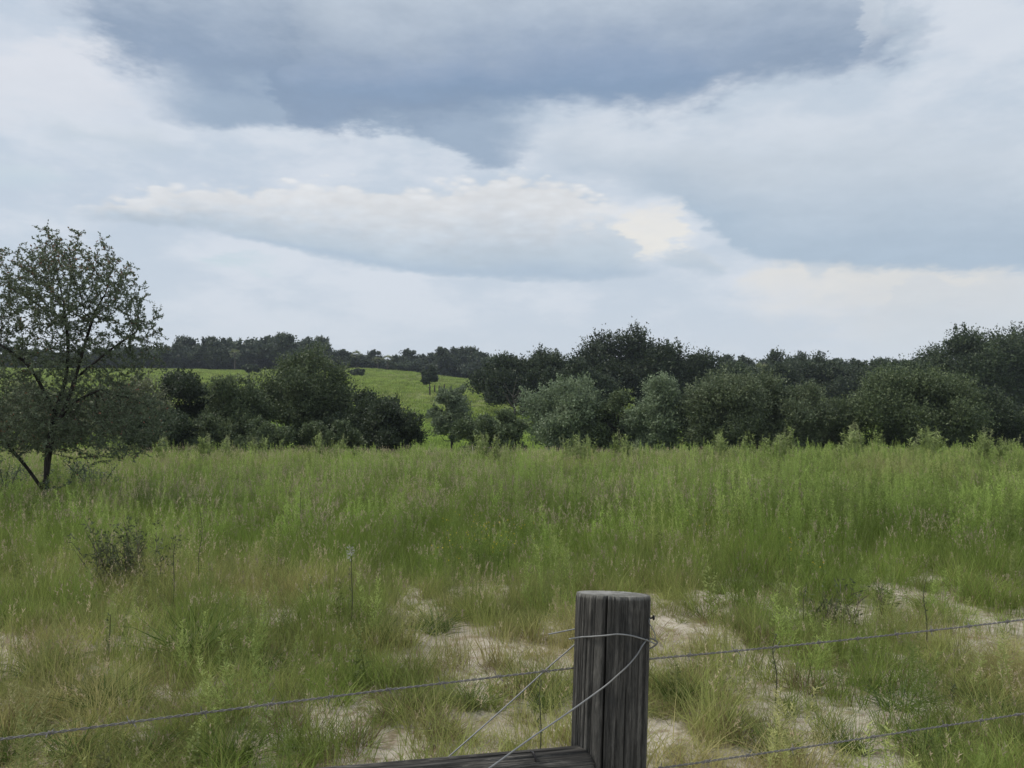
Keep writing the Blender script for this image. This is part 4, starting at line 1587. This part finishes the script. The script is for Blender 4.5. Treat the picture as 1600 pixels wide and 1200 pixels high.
# ------------------------------------------------------------------ fence: post, rail, wires
M_wood, t = mat_new("weathered_post_wood")
g = G(t)
oc = g.objco()
v1 = g.mapping(oc, (1, 1, .075))
v2 = g.mapping(oc, (1, 1, .16))
gA = g.noise(v1, 85, 8, .78, .25)
gB = g.noise(v2, 42, 8, .75, .5)
gC = g.noise(oc, 9, 5, .6)
gD = g.noise(v1, 260, 3, .7)
c = g.mix(g.mr(gA, .36, .64), (.055, .053, .049), (.135, .130, .118))
c = g.mix(g.math('MULTIPLY', g.mr(gB, .50, .66), .55), c, (.24, .23, .205))
c = g.mix(g.math('MULTIPLY', g.mr(gC, .48, .72), .65), c, (.055, .055, .055))
c = g.mix(g.math('MULTIPLY', g.mr(gD, .50, .66), .6), c, (.03, .03, .028))
c = g.mix(g.attr('crack'), c, (.012, .011, .010))
c = g.mix(g.attr('endgrain'), c, g.mix(g.mr(gC, .4, .6), (.20, .195, .17), (.38, .37, .34)))
hb = g.math('ADD', gA, g.math('MULTIPLY', gB, .8))
g.finish(c, .88, hb, 1.0, .008, spec=.2)

M_rail, t = mat_new("weathered_rail_wood")
g = G(t)
oc = g.objco()
v1 = g.mapping(oc, (1, 1, .03))
gA = g.noise(v1, 80, 6, .7)
gB = g.noise(g.mapping(oc, (1, 1, .12)), 40, 8, .75, .4)
gD = g.noise(g.mapping(oc, (1, 1, .02)), 200, 3, .7)
c = g.mix(g.mr(gA, .35, .70), (.025, .024, .023), (.105, .098, .085))
c = g.mix(g.math('MULTIPLY', g.mr(gB, .50, .64), .8), c, (.20, .185, .16))
c = g.mix(g.math('MULTIPLY', g.mr(gD, .5, .66), .6), c, (.015, .014, .013))
c = g.mix(g.attr('crack'), c, (.008, .008, .007))
g.finish(c, .88, g.math('ADD', gA, gB), .8, .004, spec=.2)


def log_mesh(name, length, r0, mat, seed, cracks, na=220, nz=170, tilt=0.0, knots=(), rim=.008):
    """round timber along local z from 0 to length; furrowed, with drying cracks (angle, depth, z from, z to, drift)"""
    r = np.random.default_rng(seed)
    th = np.linspace(0, 2 * math.pi, na, endpoint=False)
    # denser rings towards the upper end
    z = length * np.linspace(0, 1, nz) ** .8
    TH, Z = np.meshgrid(th, z, indexing='xy')
    c_, s_ = np.cos(TH) * 3 + 40, np.sin(TH) * 3 + 40
    rad_ = r0 * (1 + .030 * (fbm(c_ * .6 + seed, s_ * .6 + Z * .7, 2) - .5) * 2)
    gr = fbm(np.cos(TH) * 14 + 60 + Z * .15, np.sin(TH) * 14 + 60 + Z * .9, 4, .65)
    rad_ = rad_ - .0060 * sstep(gr, .54, .32) - .0016 * (fbm(np.cos(TH) * 40 + 90, np.sin(TH) * 40 + 90 + Z * 2.0, 2) - .5)
    crk = np.zeros_like(rad_)
    for (a0, dep, z0, z1, drift, wdt) in cracks:
        ac = a0 + drift * (Z - z1) + .035 * (fbm(Z * 6 + a0 * 9, Z * 0 + 3, 3) - .5)
        da = np.abs((TH - ac + math.pi) % (2 * math.pi) - math.pi)
        on = sstep(Z, z0 - .06, z0 + .05) * sstep(Z, z1 + .05, z1 - .03)
        k = np.exp(-(da / wdt) ** 2) * on
        crk = np.maximum(crk, k)
        rad_ = rad_ - dep * k
    # worn edge at the cut end
    e = np.clip((Z - (length - rim)) / rim, 0, 1)
    rad_ = rad_ - rim * .6 * e ** 2
    Zt = Z + (tilt * np.sin(TH) * rad_) * (Z / length) ** 2 * 1.0
    V = np.stack([rad_ * np.cos(TH), rad_ * np.sin(TH), Zt], -1).reshape(-1, 3)
    crk = crk.ravel()
    i, j = np.meshgrid(np.arange(nz - 1), np.arange(na), indexing='ij')
    Q = np.stack([i * na + j, i * na + (j + 1) % na, (i + 1) * na + (j + 1) % na, (i + 1) * na + j], -1).reshape(-1, 4)
    # cut end: rings inward
    rings = [.93, .8, .6, .4, .2, .06]
    last = (nz - 1) * na
    Vt, base, eg = [], len(V), []
    rim_r = rad_[-1]
    Qs = []
    prev = last
    for q, f in enumerate(rings):
        rr = rim_r * f
        zz = length + tilt * np.sin(th) * rr + .0025 * (fbm(rr * np.cos(th) * 160 + 9, rr * np.sin(th) * 160, 3) - .5) * 2 - .003 * (1 - f)
        Vt.append(np.stack([rr * np.cos(th), rr * np.sin(th), zz], -1))
        k = np.arange(na)
        cur = base + q * na
        Qs.append(np.stack([prev + k, prev + (k + 1) % na, cur + (k + 1) % na, cur + k], -1))
        prev = cur
    Vt.append(np.array([[0, 0, length]]))
    ctr = base + len(rings) * na
    k = np.arange(na)
    Tt = np.stack([prev + k, prev + (k + 1) % na, np.full(na, ctr)], -1)
    Vall = np.vstack([V] + Vt)
    nend = len(Vall) - len(V)
    return mesh_np(name, Vall, [np.vstack([Q] + Qs), Tt], mat,
                   {'crack': np.concatenate([crk * .9, np.zeros(nend)]), 'endgrain': np.concatenate([np.zeros(len(V) - na), np.full(na, .7), np.ones(nend)])}, smooth=True)


YP = 1.93
ptop = at(958, 927, YP)
RP = 57.5 * YP / F
zg = gz(ptop[0], YP)
Lp = ptop[2] - zg + .25
lean = R(2.1)
pb = np.array([ptop[0] - math.sin(lean) * (Lp), YP, zg - .25])
# local angle: 270 deg faces the camera (-y)
post = thing('fence_post', (pb[0], pb[1], zg), "thick round weathered grey corner post with wire wrapped round it", 'post')
pmesh = log_mesh('post_wood', Lp, RP, M_wood, 4,
                 [(R(253), .026, .10, Lp, .012, .020), (R(222), .009, .3, Lp - .12, .03, .016), (R(287), .009, .2, Lp - .22, -.03, .015), (R(308), .006, .2, Lp - .05, 0, .012), (R(235), .005, .1, Lp - .45, .05, .016), (R(272), .004, .5, Lp - .28, 0, .01), (R(325), .005, .4, Lp - .02, 0, .012), (R(210), .006, .5, Lp, 0, .014), (R(30), .012, .5, Lp, 0, .02)], na=360, nz=120, tilt=-.14, rim=.0035)
po = mobj('shaft', pmesh, post, (pb[0] - pb[0], 0, -.25))
po.rotation_euler = (0, lean, 0)

M_galv, t = mat_new("galvanised_wire")
g = G(t)
n_ = g.noise(g.objco(), 60, 4, .6)
g.finish(g.mix(n_, (.15, .155, .155), (.30, .305, .30)), .55, spec=.4, metal=.3)
M_barb, t = mat_new("dull_barbed_wire")
g = G(t)
n_ = g.noise(g.objco(), 45, 4, .6)
g.finish(g.mix(n_, (.11, .105, .10), (.24, .23, .22)), .65, spec=.3, metal=.15)
M_nail, t = mat_new("black_nail")
g = G(t)
n_ = g.noise(g.objco(), 90, 4, .6)
g.finish(g.mix(n_, (.015, .015, .018), (.05, .045, .045)), .45, spec=.5, metal=.6)


def pw_(px, py, Y):
    return at(px, py, Y)


def wire_part(name, pts, rad_, parent, mat=M_galv, n=40, seg=8):
    o3 = np.array(parent.location)
    s = spline(np.array(pts) - o3, n)
    return mobj(name, Tubes().add(s, rad_, seg).mesh(name, mat), parent)


yf = YP - RP          # front face of the post
yb_ = YP + RP
bw = thing('brace_wire', (pb[0], YP, zg + .9), "smooth galvanised brace wire wrapped round the post and slanting down to the rail", 'wire')
WR = .0018
# front strand: up from the rail across the post's face and round its right side
def post_surface(px, py, off=.0055):
    # point on the post's skin seen at that spot
    d = ray(px, py); d = d / d[1]
    for y_ in np.arange(YP - .14, YP + .02, .0008):
        p = np.array([0, 0, EYE]) + d * y_
        ax_ = pb[0] + math.tan(lean) * (p[2] - (zg - .25))
        if math.hypot(p[0] - ax_, y_ - YP) < RP + off:
            return p
    p = np.array([0, 0, EYE]) + d * YP
    return p


PSF = post_surface
fs = [pw_(640, 1280, 1.55), pw_(690, 1248, 1.60), pw_(765, 1200, 1.66), pw_(830, 1153, 1.735), pw_(885, 1115.5, 1.795), pw_(925, 1087, yf - .012), PSF(948, 1070), PSF(965, 1055), PSF(982, 1039), PSF(996, 1022), PSF(1004, 1008), pw_(1014, 994, YP - .02), pw_(1012, 985, YP + .03)]
wire_part('diagonal_strand', fs, WR, bw)
# loop round the head of the post
lp = [pw_(889, 998.5, yf + .03), PSF(908, 995.5), PSF(925, 994.5), PSF(945, 993), PSF(965, 991), PSF(985, 993), PSF(1000, 997), pw_(1012, 1001, yf + .04), pw_(1024, 1006, yf + .06)]
wire_part('loop_strand', lp, WR, bw)
# hook at the right, dark side
hk = [pw_(1006, 996, yf + .06), pw_(1018, 998, yf + .068), pw_(1027, 1003, yf + .066), pw_(1023, 1009, yf + .062), pw_(1012, 1015, yf + .06)]
wire_part('hook', hk, WR, bw, M_barb)
# rear strand: from behind the post down to the rail's far side
bs_ = [pw_(940, 968, yb_ + .004), pw_(897, 1008, YP + .06), pw_(860, 1040, YP + .05), pw_(800, 1095, YP + .03), pw_(713, 1172, YP - .03), pw_(650, 1228, YP - .09)]
wire_part('diagonal_strand', bs_, WR, bw)
# stub that sticks out behind the post
wire_part('wire_end', [pw_(857, 991, YP + .09), pw_(880, 986.5, YP + .085), pw_(905, 982, YP + .08), pw_(940, 980, yb_ + .004)], WR, bw)
# nail with a kinked tie wire on the right side
nx = [pw_(1006, 967, YP - .035), pw_(1016, 966, YP - .035), pw_(1021, 965, YP - .035)]
nl = thing('nail', tuple(nx[2]), "black nail head sticking out of the post's right side", 'nail')
o3 = np.array(nl.location)
mobj('shank', Tubes().add(np.array(nx) - o3, .0022, 8).mesh('nail_shank', M_nail), nl)
mobj('head', Tubes().add([(-.0025, 0, 0), (-.0015, 0, 0), (.0015, 0, 0), (.003, 0, 0)], [.002, .0058, .0062, .003], 12).mesh('nail_head', M_nail), nl)
tw = thing('tie_wire', tuple(nx[1]), "thin kinked tie wire hanging from the nail to the wire loop", 'wire')
wire_part('strand', [pw_(1015, 966, YP - .04), pw_(1014, 972, YP - .045), pw_(1018, 980, YP - .05), pw_(1023, 990, YP - .05), pw_(1024, 999, YP - .052)], .0011, tw, M_galv, 20, 6)

# brace rail to the left along the fence line
def fence_y(x):
    return 1.93 + (x - .23) * (.40 if x < .23 else .32)


re_ = at(917, 1192, YP - .045)            # axis end near the post
p2 = at(500, 1240, 1.665)
a_end = np.array([re_[0], YP - .050, re_[2] - .012])
dirr = np.array([p2[0], 1.655, p2[2]]) - a_end
dirr = dirr / np.linalg.norm(dirr)
Lr = 2.3
a0 = a_end + dirr * Lr
rail = mobj('fence_rail', log_mesh('rail_wood', Lr, .052, M_rail, 9, [(R(90), .010, .2, Lr - .05, .06, .05), (R(200), .008, .2, Lr - .3, .05, .04), (R(250), .008, .3, Lr, 0, .04), (R(160), .007, .6, Lr - .1, .04, .04), (R(300), .008, .6, Lr - .1, .04, .04), (R(20), .007, .6, Lr - .1, .03, .04)], na=200, nz=180, rim=.012), None, tuple(a0))
rail.rotation_euler = Vector(-dirr).to_track_quat('Z', 'Y').to_euler()
tag(rail, "dark weathered round brace rail butting against the corner post", 'rail')
st_ = thing('staple', tuple(at(833, 1180, YP - .115)), "rusty black staple bent over the top of the dark rail", 'staple')
wire_part('bent_wire', [at(829, 1174, YP - .112), at(834, 1177, YP - .125), at(836.5, 1186, YP - .131), at(838, 1199, YP - .131)], .0024, st_, M_nail, 16, 6)

# barbed wires
barb_tb = Tubes()
hx = np.linspace(0, 2 * math.pi * 2.2, 22)
barb_tb.add(np.stack([np.linspace(-.006, .006, 22), np.cos(hx) * .0036, np.sin(hx) * .0036], 1), .0011, 5)
barb_tb.add([(-.004, .004, .002), (-.006, .009, .006), (-.007, .013, .010)], [.0011, .001, .0004], 5)
barb_tb.add([(.004, -.004, -.002), (.006, -.009, -.005), (.008, -.013, -.008)], [.0011, .001, .0004], 5)
barb_mesh = barb_tb.mesh('barb', M_barb)


def barbed(pts, label, seed, spacing=.128):
    r = np.random.default_rng(seed)
    P = np.array(pts)
    o3 = P[0].copy()
    s = spline(P - o3, 900)
    seg_ = np.linalg.norm(np.diff(s, axis=0), axis=1)
    al = np.concatenate([[0], np.cumsum(seg_)])
    Tn = unit(np.gradient(s, axis=0))
    up = np.array([0, 0, 1.0])
    n1_ = unit(np.cross(Tn, up)); n2_ = np.cross(n1_, Tn)
    w = thing('barbed_wire', tuple(o3), label, 'wire')
    for q in range(2):
        ph = al / .034 * 2 * math.pi + q * math.pi
        c_ = s + .0016 * (np.cos(ph)[:, None] * n1_ + np.sin(ph)[:, None] * n2_)
        mobj('strand', Tubes().add(c_, .00125, 5).mesh('wire_strand', M_barb), w)
    d_ = spacing * .6
    while d_ < al[-1]:
        k = int(np.searchsorted(al, d_))
        b_ = mobj('barb', barb_mesh, w, tuple(s[k]))
        b_.rotation_euler = (Vector(Tn[k]).to_track_quat('X', 'Z').to_matrix() @ Matrix.Rotation(r.uniform(0, 6.28), 3, 'X')).to_euler()
        d_ += spacing * r.uniform(.92, 1.08)
    return w


up_l = [at(-300, 1188, 1.32), at(0, 1155, 1.46), at(300, 1116, 1.64), at(600, 1078.5, 1.82), at(893, 1044, YP + RP * .4), at(950, 1037.5, YP + RP + .006), at(1012, 1030, YP + RP * .8), at(1150, 1017, 2.06), at(1300, 1002, 2.15), at(1450, 985.5, 2.24), at(1600, 968, 2.33), at(1900, 930, 2.52)]
barbed(up_l, "upper barbed wire running behind the corner post across the whole view", 61)
lo_r = [at(985, 1207, YP + RP * .85), at(1040, 1199, 1.99), at(1150, 1183, 2.06), at(1300, 1161, 2.15), at(1450, 1138, 2.24), at(1600, 1115, 2.33), at(1900, 1068, 2.52)]
barbed(lo_r, "lower barbed wire running to the right from the post", 62)

# ------------------------------------------------------------------ haze
hz_m, t = mat_new("thin_haze")
g = G(t)
pv = g.n('ShaderNodeVolumePrincipled')
pv.inputs['Color'].default_value = (.80, .89, 1.0, 1)
pv.inputs['Density'].default_value = .0003
o_ = g.n('ShaderNodeOutputMaterial')
g.l(pv.outputs[0], o_.inputs['Volume'])
bx = np.array([(x_, y_, z_) for z_ in (-4.0, 34.0) for y_ in (-2700, 2700) for x_ in (-2700, 2700)], float)
hb_ = mobj("haze", mesh_np("haze", bx, [np.array([[0, 2, 3, 1], [4, 5, 7, 6], [0, 1, 5, 4], [2, 6, 7, 3], [0, 4, 6, 2], [1, 3, 7, 5]])], hz_m))
tag(hb_, label="thin pale haze in the air over the field", kind="stuff")

print("triangles approx", sum(len(o.data.loops) for o in bpy.data.objects if o.type == 'MESH') // 2, "points", npnt)
